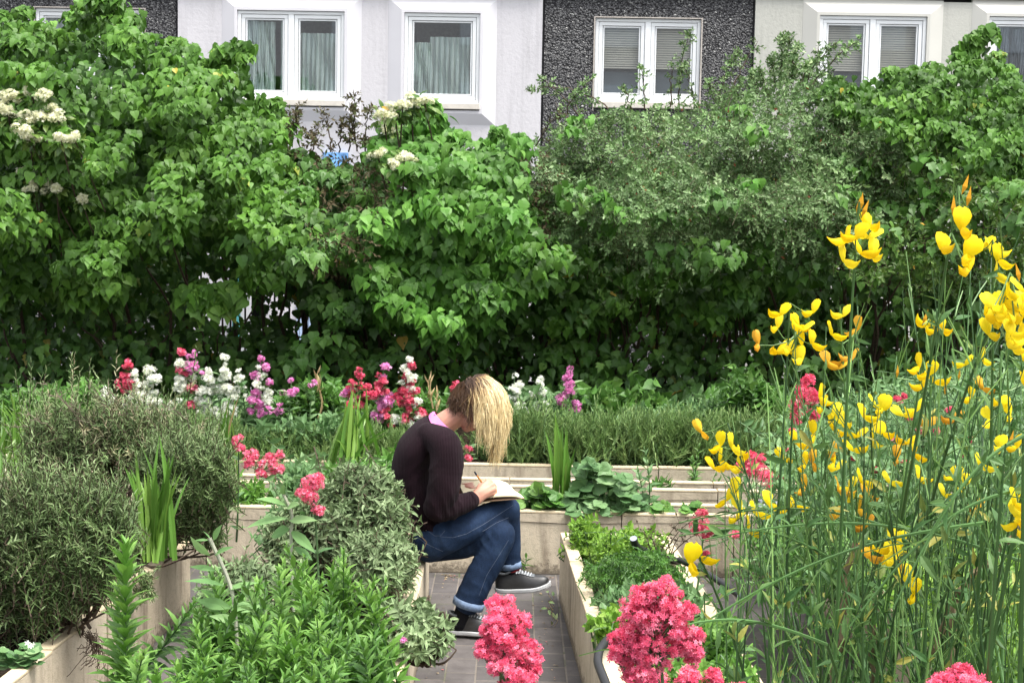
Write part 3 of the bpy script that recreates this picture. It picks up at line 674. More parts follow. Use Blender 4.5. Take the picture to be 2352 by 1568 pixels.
shrub('brown withered shrub between the central ivy and the grey-green shrub', [PB2], M_BRN, 0, 14, (.15, .3), (.03, .05), 22, offs=-.1, W=.8, tips=[(1230, 340, 1300, 250, 10)])
# --- white blossoming shrubs
def blossom(label, spots, twigs=()):
    c = at(spots[0][0], 900, 12.7); root = thing('flowering_shrub', label, 'shrub', (c[0], 12.7, .33), 'hedge plants along the fence'); lf = MB(); fl = []; sb = MB()
    for (u, v, ru) in spots:
        fb = MB(); Y = float(hedgeY(u, v)) - .28; C = at(u, v, Y); r = ru * px(Y)
        nsub = max(4, int(ru / 3.4)); ds = nrm(rng.normal(size=(nsub, 3)) + np.array([0, -.5, .5])); cs = C + ds * r * np.array([1, .7, .8]) * rng.uniform(.3, 1, (nsub, 1))
        for q in cs:
            k = 60; d = nrm(rng.normal(size=(k, 3)) + np.array([0, -.4, .7])); fb.leaves(T_STAR, q + d * np.array([.034, .034, .026]) * rng.uniform(.7, 1.05, (k, 1)), rdir(k), d + rng.normal(size=(k, 3)) * .3, rng.uniform(.008, .013, k))
        fb.build('flower_cluster', M_BLOS, root)
        k = 26; d = nrm(rng.normal(size=(k, 3)) + np.array([0, -.2, 0])); lf.leaves(T_OVATE, C + d * r * rng.uniform(.5, 1.1, (k, 1)) + np.array([0, .06, -.02]), d, np.array([0, -.4, 1]) + rng.normal(size=(k, 3)) * .3, rng.uniform(.05, .08, k))
        sb.tubes(np.linspace(C, C + np.array([rng.normal() * .1, .45, -.5]), 5), .006, 4)
    lf.build('foliage', M_YG, root); sb.build('stem', M_TWIG, root)
blossom('cream flowering shrub on the far left, set in the big ivy', [(30, 232, 34), (70, 215, 22), (100, 214, 16), (20, 262, 30), (60, 272, 28), (10, 240, 20), (100, 268, 24), (130, 270, 16), (55, 300, 24), (75, 320, 18), (140, 320, 20), (170, 318, 14), (95, 325, 16), (115, 250, 14), (60, 395, 16), (85, 420, 22), (110, 430, 16), (75, 435, 14), (130, 430, 10), (185, 458, 9)])
blossom('cream flowering shrub behind the top of the central ivy', [(880, 265, 24), (905, 255, 20), (945, 232, 24), (975, 236, 18), (925, 245, 14), (868, 358, 22), (930, 368, 24), (905, 380, 14), (890, 300, 14)])
# ================================================================ plants in the beds
M_ROSE = leaf_mat('rosemary_needles', [(0, (.075, .135, .044)), (.5, (.165, .25, .092)), (.88, (.31, .39, .19)), (1, (.44, .38, .24))], .5, .1, .35)
M_LAV = leaf_mat('lavender_leaves', [(0, (.10, .19, .052)), (.5, (.18, .295, .092)), (1, (.30, .40, .16))], .55, .15, .3)
M_SAGE = leaf_mat('sage_leaves', [(0, (.095, .15, .065)), (.5, (.20, .28, .135)), (1, (.34, .43, .24))], .75, .2, .2)
M_BRIGHT = leaf_mat('bright_green_leaves', [(0, (.075, .185, .028)), (.5, (.135, .295, .050)), (1, (.24, .42, .09))], .5, .3, .35, .2)
M_LIME = leaf_mat('lime_green_leaves', [(0, (.11, .24, .025)), (.5, (.19, .36, .045)), (1, (.30, .46, .08))], .5, .3, .35, .2)
M_GLAU = leaf_mat('blue_green_leaves', [(0, (.075, .165, .060)), (.5, (.14, .265, .10)), (1, (.25, .38, .18))], .5, .25, .35, .2)
M_MID = leaf_mat('mid_green_leaves', [(0, (.050, .14, .024)), (.5, (.095, .225, .040)), (1, (.17, .32, .07))], .45, .25, .4)
M_BUD = leaf_mat('soft_grey_green_leaves', [(0, (.13, .27, .09)), (.5, (.20, .36, .13)), (1, (.28, .44, .19))], .65, .3, .25, .1)
M_BLADE = leaf_mat('iris_blades', [(0, (.075, .18, .022)), (.5, (.12, .27, .038)), (1, (.22, .37, .07))], .42, .25, .45, .2)
M_PALE = leaf_mat('pale_woolly_stem', [(0, (.38, .40, .30)), (1, (.50, .50, .40))], .8, 0, .2)
M_RED = leaf_mat('red_valerian_florets', [(0, (.66, .055, .14)), (.5, (.88, .15, .28)), (1, (.95, .38, .50))], .55, .3, .25, .15, 25)
M_CORAL = leaf_mat('crimson_valerian_florets', [(0, (.60, .04, .11)), (.5, (.82, .11, .21)), (1, (.92, .30, .40))], .55, .3, .25, .15, 25)
M_PINK = leaf_mat('pink_valerian_florets', [(0, (.64, .14, .44)), (.5, (.82, .28, .62)), (1, (.90, .50, .76))], .55, .3, .25, .15, 25)
M_WHT = leaf_mat('white_valerian_florets', [(0, (.80, .83, .70)), (.5, (.90, .91, .85)), (1, (.94, .95, .92))], .6, .3, .25, .1, 25)
M_DRY = leaf_mat('dry_straw', [(0, (.34, .25, .12)), (1, (.55, .43, .24))], .8, .2, .2)
NB = 'valerian plants flowering in front of the hedge'
def leafy(mb, P, T, N, S, tpl, W=1.0, rn=None): mb.leaves(tpl, P, T, N, S, W, rn)
def dome(fb, C, r, k, fl, flat=.8, rn=(0, 1), full=False):
    d = nrm(rng.normal(size=(k, 3)) + np.array([0, -.15, .25 if full else .55])); P = C + d * r * np.array([1, 1, flat]) * rng.uniform(.72, 1.05, (k, 1))
    fb.leaves(T_STAR, P, rdir(k), d + rng.normal(size=(k, 3)) * .45, fl * rng.uniform(.75, 1.2, k), 1, np.clip(rn[0] + (rn[1] - rn[0]) * rng.random(k), 0, 1))
def valerian(label, lobes, Y, m, zb=.33, bx=None, fl=.0055, dens=1.0, nleaf=7, lsz=.065, group=None, m2=None, lm=None, stem=True, mixed=None):
    """lobes: (u,v,radius_u[,material]) first is the top dome"""
    u0, v0, r0 = lobes[0][:3]; top = at(u0, v0, Y); bx = top[0] + rng.normal() * .04 if bx is None else bx
    root = thing('valerian', label, 'flower', (bx, Y + .02, zb), group); base = np.array([bx, Y + .02, zb]); cnt = 0
    fbs = {}; sb = MB(); lf = MB()
    t = np.linspace(0, 1, 12)[:, None]; mid = base * .45 + top * .55 + np.array([rng.normal() * .02, 0, .06]); st = (1 - t) ** 2 * base + 2 * t * (1 - t) * mid + t * t * top
    sb.tubes(st, np.linspace(.0045, .0022, 12)[None] * (1 if Y < 5 else 1.2), 5)
    for L in lobes:
        u, v, ru = L[:3]; mm = L[3] if len(L) > 3 else m; C = at(u, v, Y + rng.normal() * .012); r = ru * px(Y)
        if full_area := (r / fl) ** 2: k = int(max(26, min(900, 5.2 * full_area * dens)))
        fb = MB()
        if Y < 4:                                   # an open head: many small stalked cymes round each branch
            nc = int(ru * .58) + 5; dd = nrm(rng.normal(size=(nc, 3)) + np.array([0, -.35, .45])); cc = C + dd * r * rng.uniform(.62, 1.12, (nc, 1)) * np.array([1, 1, .9])
            for q, w_ in zip(cc, dd):
                b_ = rng.random() * .5; rr_ = r * 0 + rng.uniform(.006, .0115); dome(fb, q, rr_, int(rng.integers(12, 26)), fl * rng.uniform(.8, 1.15), .75, (b_, b_ + .5))
                sb.tubes(np.stack([C - np.array([0, 0, r * .5]), C + (q - C) * .55 - np.array([0, 0, .004]), q]), .0008, 3, [rng.random()])
        else:
            for q in range(1 if ru < 8 else 6):
                w_ = nrm(rng.normal(size=3) * np.array([1, .7, .8])); k2 = max(16, k // 3); rr_ = r * rng.uniform(.5, .85); dome(fb, C + w_ * r * (.55 if ru >= 8 else 0), rr_ if ru >= 8 else r, k2, fl * rng.uniform(.85, 1.1), .8)
        fb.build('flower_head', mm, root)
        i = int(np.argmin(np.abs(st[:, 2] - (C[2] - r * 1.4)))); sb.tubes(np.linspace(st[i], C, 4), .0016, 4)
        for _ in range(5):
            d = rdir(1)[0] * r * .6; sb.tubes(np.stack([C - np.array([0, 0, r * .7]), C + d]), .001, 3)
    for i in range(nleaf):
        h = .12 + .62 * i / max(1, nleaf - 1); c = base * (1 - h) + top * h if 0 else st[int(h * 11)]; a = rng.random() * 6.28
        for s in (0, math.pi):
            d = np.array([math.cos(a + s), math.sin(a + s), .55 + .3 * rng.random()]); lf.leaves(T_OVATE, [c], [d], [np.array([-d[0] * .4, -d[1] * .4 - .3, 1])], lsz * rng.uniform(.7, 1.15), .8)
    sb.build('stem', M_STEMG, root)
    if nleaf: lf.build('foliage', lm or M_GLAU, root)
    return root
# close red valerian
G1 = 'close red valerian heads at the lower edge'
valerian('close crimson pink valerian head standing in front of the grounded shoe', [(1152, 1404, 40), (1130, 1440, 34), (1178, 1436, 36), (1160, 1475, 62), (1118, 1500, 30), (1205, 1500, 36), (1220, 1535, 30), (1165, 1545, 50), (1200, 1585, 55)], 2.6, M_RED, zb=.34, bx=.02, fl=.0050, group=G1, nleaf=4)
valerian('largest crimson pink valerian head over the narrow herb bed with the black hose', [(1508, 1375, 52), (1470, 1412, 46), (1550, 1412, 46), (1510, 1440, 72), (1440, 1475, 40), (1580, 1478, 36), (1500, 1490, 60), (1425, 1510, 26), (1470, 1545, 36), (1590, 1505, 26)], 2.3, M_RED, zb=.34, bx=.32, fl=.0050, group=G1, nleaf=4, dens=.8)
valerian('crimson pink valerian head half cut by the lower edge, below the broom', [(2200, 1565, 42), (2160, 1590, 42), (2242, 1590, 42), (2200, 1605, 62)], 2.3, M_RED, zb=.34, bx=.7, fl=.0050, group=G1, nleaf=3)
valerian('small crimson valerian sprays at the lower edge under the largest head', [(1640, 1555, 16), (1580, 1560, 22), (1500, 1572, 30), (1690, 1590, 22)], 2.4, M_RED, zb=.34, bx=.33, fl=.0048, group=G1, nleaf=3)
valerian('compact crimson valerian head in front of the sage bush', [(716, 1106, 28), (705, 1140, 26), (730, 1175, 17)], 5.6, M_RED, fl=.0065, bx=at(735, 1300, 5.6)[0], nleaf=5)
valerian('leaning crimson valerian sprays by the left end of the far walls', [(575, 1048, 18), (570, 1070, 14), (600, 1062, 12), (622, 1058, 20), (640, 1075, 14), (630, 1085, 14), (600, 1090, 14), (645, 1042, 10)], 7.0, M_RED, fl=.0075, bx=at(740, 1200, 7.0)[0], nleaf=5)
valerian('small crimson valerian spike above the rosemary, left of the leaning sprays', [(546, 1010, 14), (546, 1026, 12), (555, 1030, 8)], 7.6, M_RED, fl=.008, nleaf=3)
valerian('crimson valerian spike half hidden by the chest of the seated person', [(1076, 1030, 10), (1076, 1052, 8), (1072, 1072, 10), (1078, 1082, 8)], 9.85, M_RED, fl=.009, nleaf=5)
valerian('crimson valerian beside the left edge of the broom, over the wall', [(1612, 1180, 15), (1605, 1205, 20), (1635, 1215, 12), (1600, 1222, 12), (1622, 1232, 10), (1688, 1228, 11), (1620, 1270, 10)], 6.4, M_CORAL, fl=.0075, nleaf=6)
valerian('crimson valerian head between the yellow broom flowers on the left', [(1725, 1055, 20), (1735, 1080, 22), (1755, 1095, 18), (1700, 1075, 12), (1745, 1050, 12)], 5.6, M_CORAL, fl=.007, nleaf=6)
valerian('dark pink tall valerian rising behind the broom stems', [(1858, 875, 15), (1850, 905, 22), (1835, 930, 20), (1875, 915, 18), (1830, 960, 16), (1865, 955, 18)], 6.2, M_CORAL, fl=.0085, nleaf=6)
# valerian along the hedge: (u, v of top, height in u, kind)
def spike(label, u, v, n, r, m, Y=10.15, mixed=None, wide=1.0):
    L = []; r = r * .98; n = n + 2 * (n > 2)
    for i in range(n):
        f = i / max(1, n - 1); k = 1 if i == 0 else 2 + (i > 2)
        for q in range(k): L.append((u + (0 if k == 1 else (q - (k - 1) / 2) * 1.6 * r * (.42 + .5 * f) * wide * rng.uniform(.5, 1.3)) + rng.normal() * 3, v + r * .9 + i * r * 1.3 * rng.uniform(.9, 1.25) + rng.normal() * 4, r * (.85 + .2 * f) * rng.uniform(.55, 1.1), (mixed if mixed and rng.random() < .45 else m)))
    valerian(label, L, Y, m, zb=.36, fl=.0115, dens=1.8, nleaf=8, lsz=.085, group=NB)
spike('tall red valerian at the left end of the valerian row', 291, 822, 3, 12, M_CORAL)
spike('low white valerian at the left end of the valerian row', 240, 884, 3, 11, M_WHT); 
spike('small white valerian leaning right above the rosemary tips', 258, 908, 2, 10, M_WHT)
spike('white valerian just right of the tall red one', 312, 850, 4, 11, M_WHT)
spike('broad white valerian spike with a pink floret near its foot', 345, 846, 5, 15, M_WHT)
spike('white valerian mixed with red and pink heads, the tallest of the row', 418, 800, 5, 13, M_WHT, mixed=M_RED, wide=1.3)
spike('pink valerian against the dark hedge, leaning on the tallest white one', 440, 795, 3, 10, M_PINK)
spike('white valerian to the right of the tallest mixed one', 476, 838, 5, 12, M_WHT)
spike('narrow white valerian spike below the gap in the hedge', 519, 814, 7, 13, M_WHT, wide=.6)
spike('short white valerian right of the narrow white spike', 549, 845, 3, 9, M_WHT)
spike('purple pink and white valerian below the pale blue shutter', 600, 812, 6, 13, M_PINK, mixed=M_WHT)
spike('round magenta pink valerian head left of the dry stalks', 664, 870, 2, 12, M_PINK)
spike('single small pink valerian low beside the dry stalk', 720, 868, 2, 8, M_PINK)
spike('magenta valerian standing tallest to the right of the head of the person', 1308, 840, 4, 12, M_PINK, Y=10.3)
spike('white valerian pair right behind the blonde hair', 1182, 852, 4, 13, M_WHT, wide=1.2, Y=10.3)
spike('white valerian between the blonde hair and the magenta one', 1238, 853, 5, 11, M_WHT, Y=10.3)
spike('slim red valerian left of the iris clump', 825, 836, 4, 11, M_CORAL, wide=1.3)
spike('red valerian with pink middle between slim red and tall red white ones', 880, 834, 6, 13, M_CORAL, mixed=M_PINK)
spike('tall red and white valerian left of the head of the person', 940, 812, 7, 14, M_CORAL, mixed=M_WHT)
spike('scattered low red valerian heads behind the back of the person', 950, 925, 2, 11, M_CORAL, wide=1.8)
spike('low pink valerian by the upright iris blades', 800, 885, 2, 11, M_PINK)
spike('small red valerian close to the nape of the person', 1045, 875, 2, 9, M_CORAL)
spike('tiny pink valerian in the leaves below the round magenta head', 640, 925, 2, 8, M_PINK)
# ---------------------------------------------------------------- leafy undergrowth at the foot of the hedge
def patch(name, label, cat, poly, Yf, m, tpl, n, size, sh=(.10, .25), nl=9, up=1.2, ang=1.0, spread=.7, zb=.33, group=None, W=1.0, droop=(.1, .4), stem=M_STEMG, ny=1.0, mside=None):
    u, v = [], []
    us = [p[0] for p in poly]; vs = [p[1] for p in poly]
    while len(u) < n:
        a = rng.uniform(min(us), max(us), 400); c = rng.uniform(min(vs), max(vs), 400); k = inpoly(a, c, poly); u += list(a[k]); v += list(c[k])
    u = np.array(u[:n]); v = np.array(v[:n]); Y = Yf(u, v) if callable(Yf) else rng.uniform(Yf[0], Yf[1], n)
    E = at(u, v, Y); L = rng.uniform(*sh, n); D = nrm(rng.normal(size=(n, 3)) * spread + np.array([0, -.25, up])); P0 = E - D * L[:, None]
    lo = P0[:, 2] < zb; P0[lo, 2] = zb; D = nrm(E - P0)
    line, P, T, N, t = sprigs(P0, D, L, nl, rng.uniform(*droop, n), ang, .3)
    N = N + np.array([0, -.35 * ny, .45]); S = rng.uniform(*size, len(P)) * (1.1 - .45 * t)
    mb = MB(); rn = np.clip(np.repeat(rng.random(n), nl) * .5 + rng.random(len(P)) * .5, 0, 1); mb.leaves(tpl, P, T, N, S, W, rn)
    c = P0.mean(0); root = thing(name, label, cat, (c[0], c[1], zb), group); mb.build('foliage', m, root)
    sb = MB(); sb.tubes(line, np.linspace(.0028, .0012, 5)[None], 3)
    k = min(n, 60); ii = rng.choice(n, k, False); foot = P0[ii].copy(); foot[:, 2] = zb - .03; foot[:, :2] = foot[:, :2] * .7 + c[:2] * .3
    tt = np.linspace(0, 1, 6)[None, :, None]; sb.tubes(foot[:, None] * (1 - tt) + P0[ii][:, None] * tt, np.linspace(.004, .0028, 6)[None], 3); sb.build('stem', stem, root)
    return root
GU = 'leafy plants along the foot of the hedge'
Yb = lambda a, b: (a, b)
patch('leafy_plant', 'fresh green leafy plant behind the white valerian spikes', 'plant', [(230, 930), (500, 900), (620, 900), (640, 980), (300, 990)], (10.2, 10.9), M_GLAU, T_OVATE, 330, (.05, .085), group=GU)
patch('leafy_plant', 'bright green leafy plant around the dry stalks left of the red valerian', 'plant', [(640, 900), (720, 860), (800, 880), (830, 930), (800, 990), (650, 990)], (10.3, 10.9), M_MID, T_OVATE, 330, (.06, .09), group=GU)
patch('leafy_plant', 'pale green trailing plant left of the upright iris blades', 'plant', [(600, 960), (780, 940), (800, 1040), (680, 1080), (590, 1040)], (9.9, 10.3), M_GLAU, T_OVATE, 300, (.05, .08), group=GU)
patch('leafy_plant', 'leafy green plant behind the back of the seated person', 'plant', [(800, 950), (1000, 880), (1040, 940), (980, 1010), (840, 1010)], (10.2, 10.8), M_MID, T_OVATE, 330, (.05, .08), group=GU)
patch('leafy_plant', 'grey-green valerian leaves between the blonde hair and the magenta valerian', 'plant', [(1130, 900), (1290, 890), (1330, 950), (1300, 1010), (1160, 1010)], (10.2, 10.8), M_GLAU, T_OVATE, 260, (.05, .085), group=GU)
patch('leafy_plant', 'broad leaved light green plant under the hedge right of the magenta valerian', 'plant', [(1330, 890), (1480, 890), (1560, 930), (1560, 960), (1340, 960)], (10.6, 11.3), M_MID, T_IVY, 260, (.06, .10), group=GU)
patch('leafy_plant', 'bushy fresh green shrub under the hedge left of the broom', 'shrub', [(1640, 900), (1710, 845), (1790, 870), (1830, 980), (1650, 960)], (10.3, 10.9), M_MID, T_OVATE, 340, (.05, .08), group=GU)
patch('leafy_plant', 'dark green leafy growth at the far left under the hedge', 'plant', [(-60, 900), (230, 860), (240, 960), (-60, 980)], (10.6, 11.2), M_MID, T_OVATE, 240, (.05, .09), group=GU)
patch('leafy_plant', 'dim green leaves under the hedge between the person and the fresh green shrub', 'plant', [(1400, 940), (1660, 900), (1680, 970), (1400, 975)], (10.4, 11.0), M_GLAU, T_OVATE, 260, (.05, .08), group=GU)
patch('leafy_plant', 'pale blue-green valerian foliage spilling over the low walls left of the sage', 'plant', [(660, 1060), (720, 1050), (770, 1090), (770, 1150), (680, 1150)], (8.5, 9.3), M_GLAU, T_OVATE, 240, (.05, .08), group=GU)
patch('leafy_plant', 'green leaves over the low walls between the sage and the iris behind the person', 'plant', [(740, 1060), (900, 1040), (930, 1110), (760, 1130)], (8.5, 9.4), M_MID, T_OVATE, 240, (.045, .075), group=GU)
patch('leafy_plant', 'small bright weeds growing over the low wall at the end of the rosemary', 'plant', [(560, 1085), (600, 1100), (590, 1170), (545, 1165)], (8.5, 8.7), M_BRIGHT, T_OVATE, 40, (.04, .06), group=GU)
patch('leafy_plant', 'low grey-green weeds around the foot of the leaning crimson valerian sprays', 'plant', [(620, 1150), (720, 1130), (740, 1200), (640, 1230)], (6.8, 7.6), M_GLAU, T_OVATE, 170, (.04, .065), group=GU)
# tall growth behind the broom, several plants
GBR = 'leafy plants behind the broom'
patch('leafy_plant', 'tall grey-green leafy plant behind the upper broom stems', 'plant', [(1800, 900), (2400, 780), (2400, 1000), (1830, 1010)], (7.6, 9.6), M_GLAU, T_LANCE, 520, (.05, .09), (.2, .4), group=GBR, W=1.3)
patch('leafy_plant', 'green leafy plant with tiny pink buds in the middle of the broom', 'plant', [(1770, 1000), (2400, 980), (2400, 1230), (1790, 1200)], (6.6, 8.2), M_GLAU, T_OVATE, 620, (.04, .07), (.15, .35), group=GBR)
patch('leafy_plant', 'low lime green plant glimpsed between the lower broom stems', 'plant', [(2020, 1240), (2400, 1230), (2400, 1568), (2200, 1568), (2100, 1380)], (5.2, 6.4), M_LIME, T_OVATE, 420, (.035, .06), (.1, .25), group=GBR)
patch('leafy_plant', 'green leafy plant filling the bed edge left of the broom stems', 'plant', [(1745, 1190), (2000, 1200), (2080, 1330), (1900, 1330), (1760, 1290)], (6.4, 7.4), M_MID, T_LANCE, 330, (.04, .07), (.12, .28), group=GBR, W=1.4)
bk = []
for i, (u, v, r) in enumerate([(2060, 920, 10), (2090, 960, 9), (2110, 985, 9), (2150, 990, 8), (2180, 940, 8), (1960, 1050, 8), (2010, 1080, 8), (2080, 1060, 8), (1800, 1060, 9), (1790, 1100, 10), (1810, 1040, 8), (1770, 1120, 9), (2230, 1010, 8), (2080, 910, 9), (1820, 990, 8), (2140, 1040, 7), (2050, 1010, 7), (1845, 1020, 8), (2215, 1045, 7)]): bk.append((u, v, r))
valerian('scattered small dull pink valerian heads in the middle of the broom', bk, 7.2, M_CORAL, fl=.009, nleaf=4, zb=.3, bx=at(2040, 1300, 7.2)[0])
# ---------------------------------------------------------------- lavender and grassy mounds
def lavender(label, u, vtop, vbot, Y, wid, n=700, m=None, name='lavender_bush', cat='bush', group='lavender bushes in the wide bed', size=(.030, .046), spikes=0):
    vtop = vtop + 22 + rng.normal() * 14; n = int(n * rng.uniform(.8, 1.1)); C = at(u, vbot, Y); zb = C[2]; h = at(u, vtop, Y)[2] - zb; w = wid * px(Y); root = thing(name, label, cat, (C[0], Y, zb), group)
    d = nrm(rng.normal(size=(n, 3)) * np.array([.45, .5, .2]) + np.array([0, -.1, 1.0])); P0 = np.array([C[0], Y, zb]) + rng.normal(size=(n, 3)) * np.array([w * .30, .10, 0]) + np.array([0, 0, .02])
    P0[:, 2] += rng.random(n) * h * .55; L = rng.uniform(.35, .80, n) * h
    line, P, T, N, t = sprigs(P0, d, L, 16, rng.uniform(-.1, .15, n), .40, .22); mb = MB(); mb.leaves(T_NEEDLE, P, T, N + np.array([0, -.3, .2]), rng.uniform(*size, len(P)), 1.5, np.clip(np.repeat(rng.random(n), 16) * .6 + rng.random(len(P)) * .4, 0, 1)); mb.build('foliage', m or M_LAV, root)
    sb = MB(); sb.tubes(line, np.linspace(.0022, .0012, 5)[None], 3); sb.build('stem', M_STEMG, root); return root
for lab, u, vt, vb, Y, wd in [
    ('grassy lavender mound under the chin of the seated person', 1200, 955, 1090, 10.05, 170), ('lavender mound behind the iris blades right of the notebook', 1330, 950, 1090, 10.05, 170),
    ('middle lavender mound between the two weeds on the wall', 1460, 945, 1088, 10.1, 170), ('lavender mound left of the pale flagstone edge', 1590, 950, 1085, 10.1, 160), ('lavender mound touching the left edge of the broom', 1710, 950, 1085, 10.1, 160), ('lavender mound lost behind the broom stems', 1850, 955, 1080, 10.1, 190),
    ('lavender mound left of the iris clump, behind the sage', 740, 985, 1100, 10.0, 170), ('lavender mound behind the crimson valerian sprays on the left', 610, 970, 1095, 10.0, 170), ('lavender mound right behind the back of the person', 890, 985, 1095, 10.0, 170),
    ('lavender mound behind the brown rosemary tips', 440, 950, 1080, 9.95, 180), ('lavender mound at the far left behind the grass blades', 200, 940, 1070, 9.95, 260)]:
    lavender(lab, u, vt, vb, Y, wd)
# ---------------------------------------------------------------- rosemary
def rosemary(label, poly, Yf, n, L=(.12, .30), nl=34, size=(.028, .044), m=None, up=1.15, spread=.46, zb=.33, brown=0.0, fx=0.0):
    us = [p[0] for p in poly]; vs = [p[1] for p in poly]; u, v = [], []
    while len(u) < n:
        a = rng.uniform(min(us), max(us), 600); c = rng.uniform(min(vs), max(vs), 600); k = inpoly(a, c, poly); u += list(a[k]); v += list(c[k])
    u = np.array(u[:n]); v = np.array(v[:n]); Y = Yf(u, v) + rng.random(n) ** 2 * .30; v = v + 34 * np.clip((np.mean(vs) - v) / (np.ptp(vs) * .5), 0, 1); E = at(u, v, Y); Ls = rng.uniform(*L, n) * np.where(rng.random(n) < .16, rng.uniform(1.15, 1.6, n), 1); E = E + (Ls > L[1])[:, None] * np.array([0, -.03, 1.]) * (Ls * .16)[:, None]
    D = nrm(rng.normal(size=(n, 3)) * spread + np.array([0, -.3, up])); P0 = E - D * Ls[:, None] * np.minimum(.62, .16 / Ls)[:, None]
    line, P, T, N, t = sprigs(P0, D, Ls, nl, rng.uniform(-.2, .12, n), .95, .3, t0=.05)
    rn = np.clip(np.repeat(np.clip(rng.normal(.42, .2, n), 0, 1), nl) * .6 + rng.random(len(P)) * .35 + .12 * (t > .85), 0, 1)
    if brown: rn = np.where(np.repeat(rng.random(n) < brown, nl), .9 + .1 * rng.random(len(P)), rn)
    mb = MB(); mb.leaves(T_NEEDLE, P, T, N + np.array([0, -.2, .25]), rng.uniform(*size, len(P)) * (1.1 - .35 * t), 1.5, rn)
    c = P0.mean(0); root = thing('rosemary_bush', label, 'bush', (c[0], c[1] + .2, zb), 'rosemary bushes in the left bed'); mb.build('foliage', m or M_ROSE, root)
    sb = MB(); sb.tubes(line, np.linspace(.0026, .0012, 5)[None], 3); ii = rng.choice(n, min(n, 70), False); e = P0[ii]; f = np.stack([c[0] + fx + (e[:, 0] - c[0]) * .35, c[1] + .2 + (e[:, 1] - c[1]) * .4, np.full(len(ii), zb)], -1)
    tt = np.linspace(0, 1, 7)[None, :, None]; bow = rng.normal(size=(len(ii), 1, 3)) * .05 * (tt * (1 - tt) * 4); sb.tubes(f[:, None] * (1 - tt) + e[:, None] * tt + bow, np.linspace(.008, .0028, 7)[None], 4); sb.build('stem', M_TWIG, root); return root
def blobY(cu, cv, ru, rv, Y0, dep): return lambda u, v: Y0 - dep * np.sqrt(np.clip(1 - ((u - cu) / ru) ** 2 * .8 - ((v - cv) / rv) ** 2 * .8, 0, 1))
rosemary('dark green rosemary bush nearest the viewer, filling the left bed', [(-60, 1130), (60, 1090), (180, 1110), (270, 1140), (312, 1185), (296, 1250), (235, 1330), (150, 1385), (60, 1415), (-60, 1440)], blobY(110, 1280, 330, 260, 6.35, .6), 1050)
rosemary('dark shaded lower rosemary twigs behind the nearest bush', [(-60, 1200), (260, 1200), (230, 1330), (40, 1410), (-60, 1440)], lambda u, v: 6.4 + 0 * u, 300)
rosemary('dense dark rosemary bush behind the iris clump in the left bed', [(310, 1050), (360, 990), (460, 985), (525, 1030), (538, 1110), (520, 1215), (470, 1228), (400, 1215), (340, 1150)], blobY(440, 1110, 160, 150, 7.35, .4), 520, L=(.10, .24), fx=-.34)
rosemary('loose rosemary bush with brown wispy tips at the back of the left bed', [(60, 960), (130, 920), (250, 930), (330, 940), (420, 960), (500, 1000), (400, 1050), (320, 1080), (180, 1120), (60, 1100)], blobY(260, 1040, 330, 150, 8.0, .5), 560, L=(.16, .32), brown=.22, spread=.5, m=M_ROSE)
wr = thing('dry_twigs', 'long grey brown wispy twigs rising from the loose rosemary bush', 'twigs', (at(200, 1050, 7.6)[0], 7.6, .33)); wb_ = MB()
for (a, c, e, f) in [(250, 1080, 85, 880), (230, 1070, 130, 905), (300, 1060, 200, 895), (340, 1060, 250, 905), (380, 1060, 300, 905), (200, 1090, 55, 950), (420, 1060, 340, 925), (260, 1100, 160, 925), (290, 1080, 230, 915), (180, 1080, 30, 980), (460, 1060, 400, 940), (350, 1090, 285, 925)]:
    p0 = at(a, c, 7.7); p1 = at(e, f, 7.5 + rng.normal() * .15); t = np.linspace(0, 1, 12)[:, None]; q = p0 + (p1 - p0) * t + np.array([0, 0, .06]) * np.sin(t * 3.1) + rng.normal(size=(12, 3)) * .006; wb_.tubes(q, np.linspace(.004, .0014, 12)[None], 4)
    dd = nrm(nrm(p1 - p0) + rng.normal(size=(26, 3)) * .7); pp = q[rng.integers(3, 12, 26)]; wb_.tubes(np.stack([pp, pp + dd * rng.uniform(.02, .07, (26, 1))], 1), .0012, 3)
wb_.build('twigs', plain('grey_brown_twigs', (.20, .165, .12), .85), wr)
sp = thing('rosemary_bush', 'small rosemary sprig hanging over the wall edge left of the goldenrod', 'bush', tuple(atz(335, 1345, .34)), None); 
uu = rng.uniform(312, 350, 26); vv = rng.uniform(1312, 1375, 26); E = at(uu, vv, 6.6); D = nrm(rng.normal(size=(26, 3)) * .5 + np.array([.5, -.6, -.2])); line, P, T, N, t = sprigs(E - D * .06, D, .09, 34, .2, .8, .3); m_ = MB(); m_.leaves(T_NEEDLE, P, T, N, .024, 1.3); m_.build('foliage', M_ROSE, sp); m_ = MB(); m_.tubes(line, .0018, 3); m_.build('stem', M_TWIG, sp)
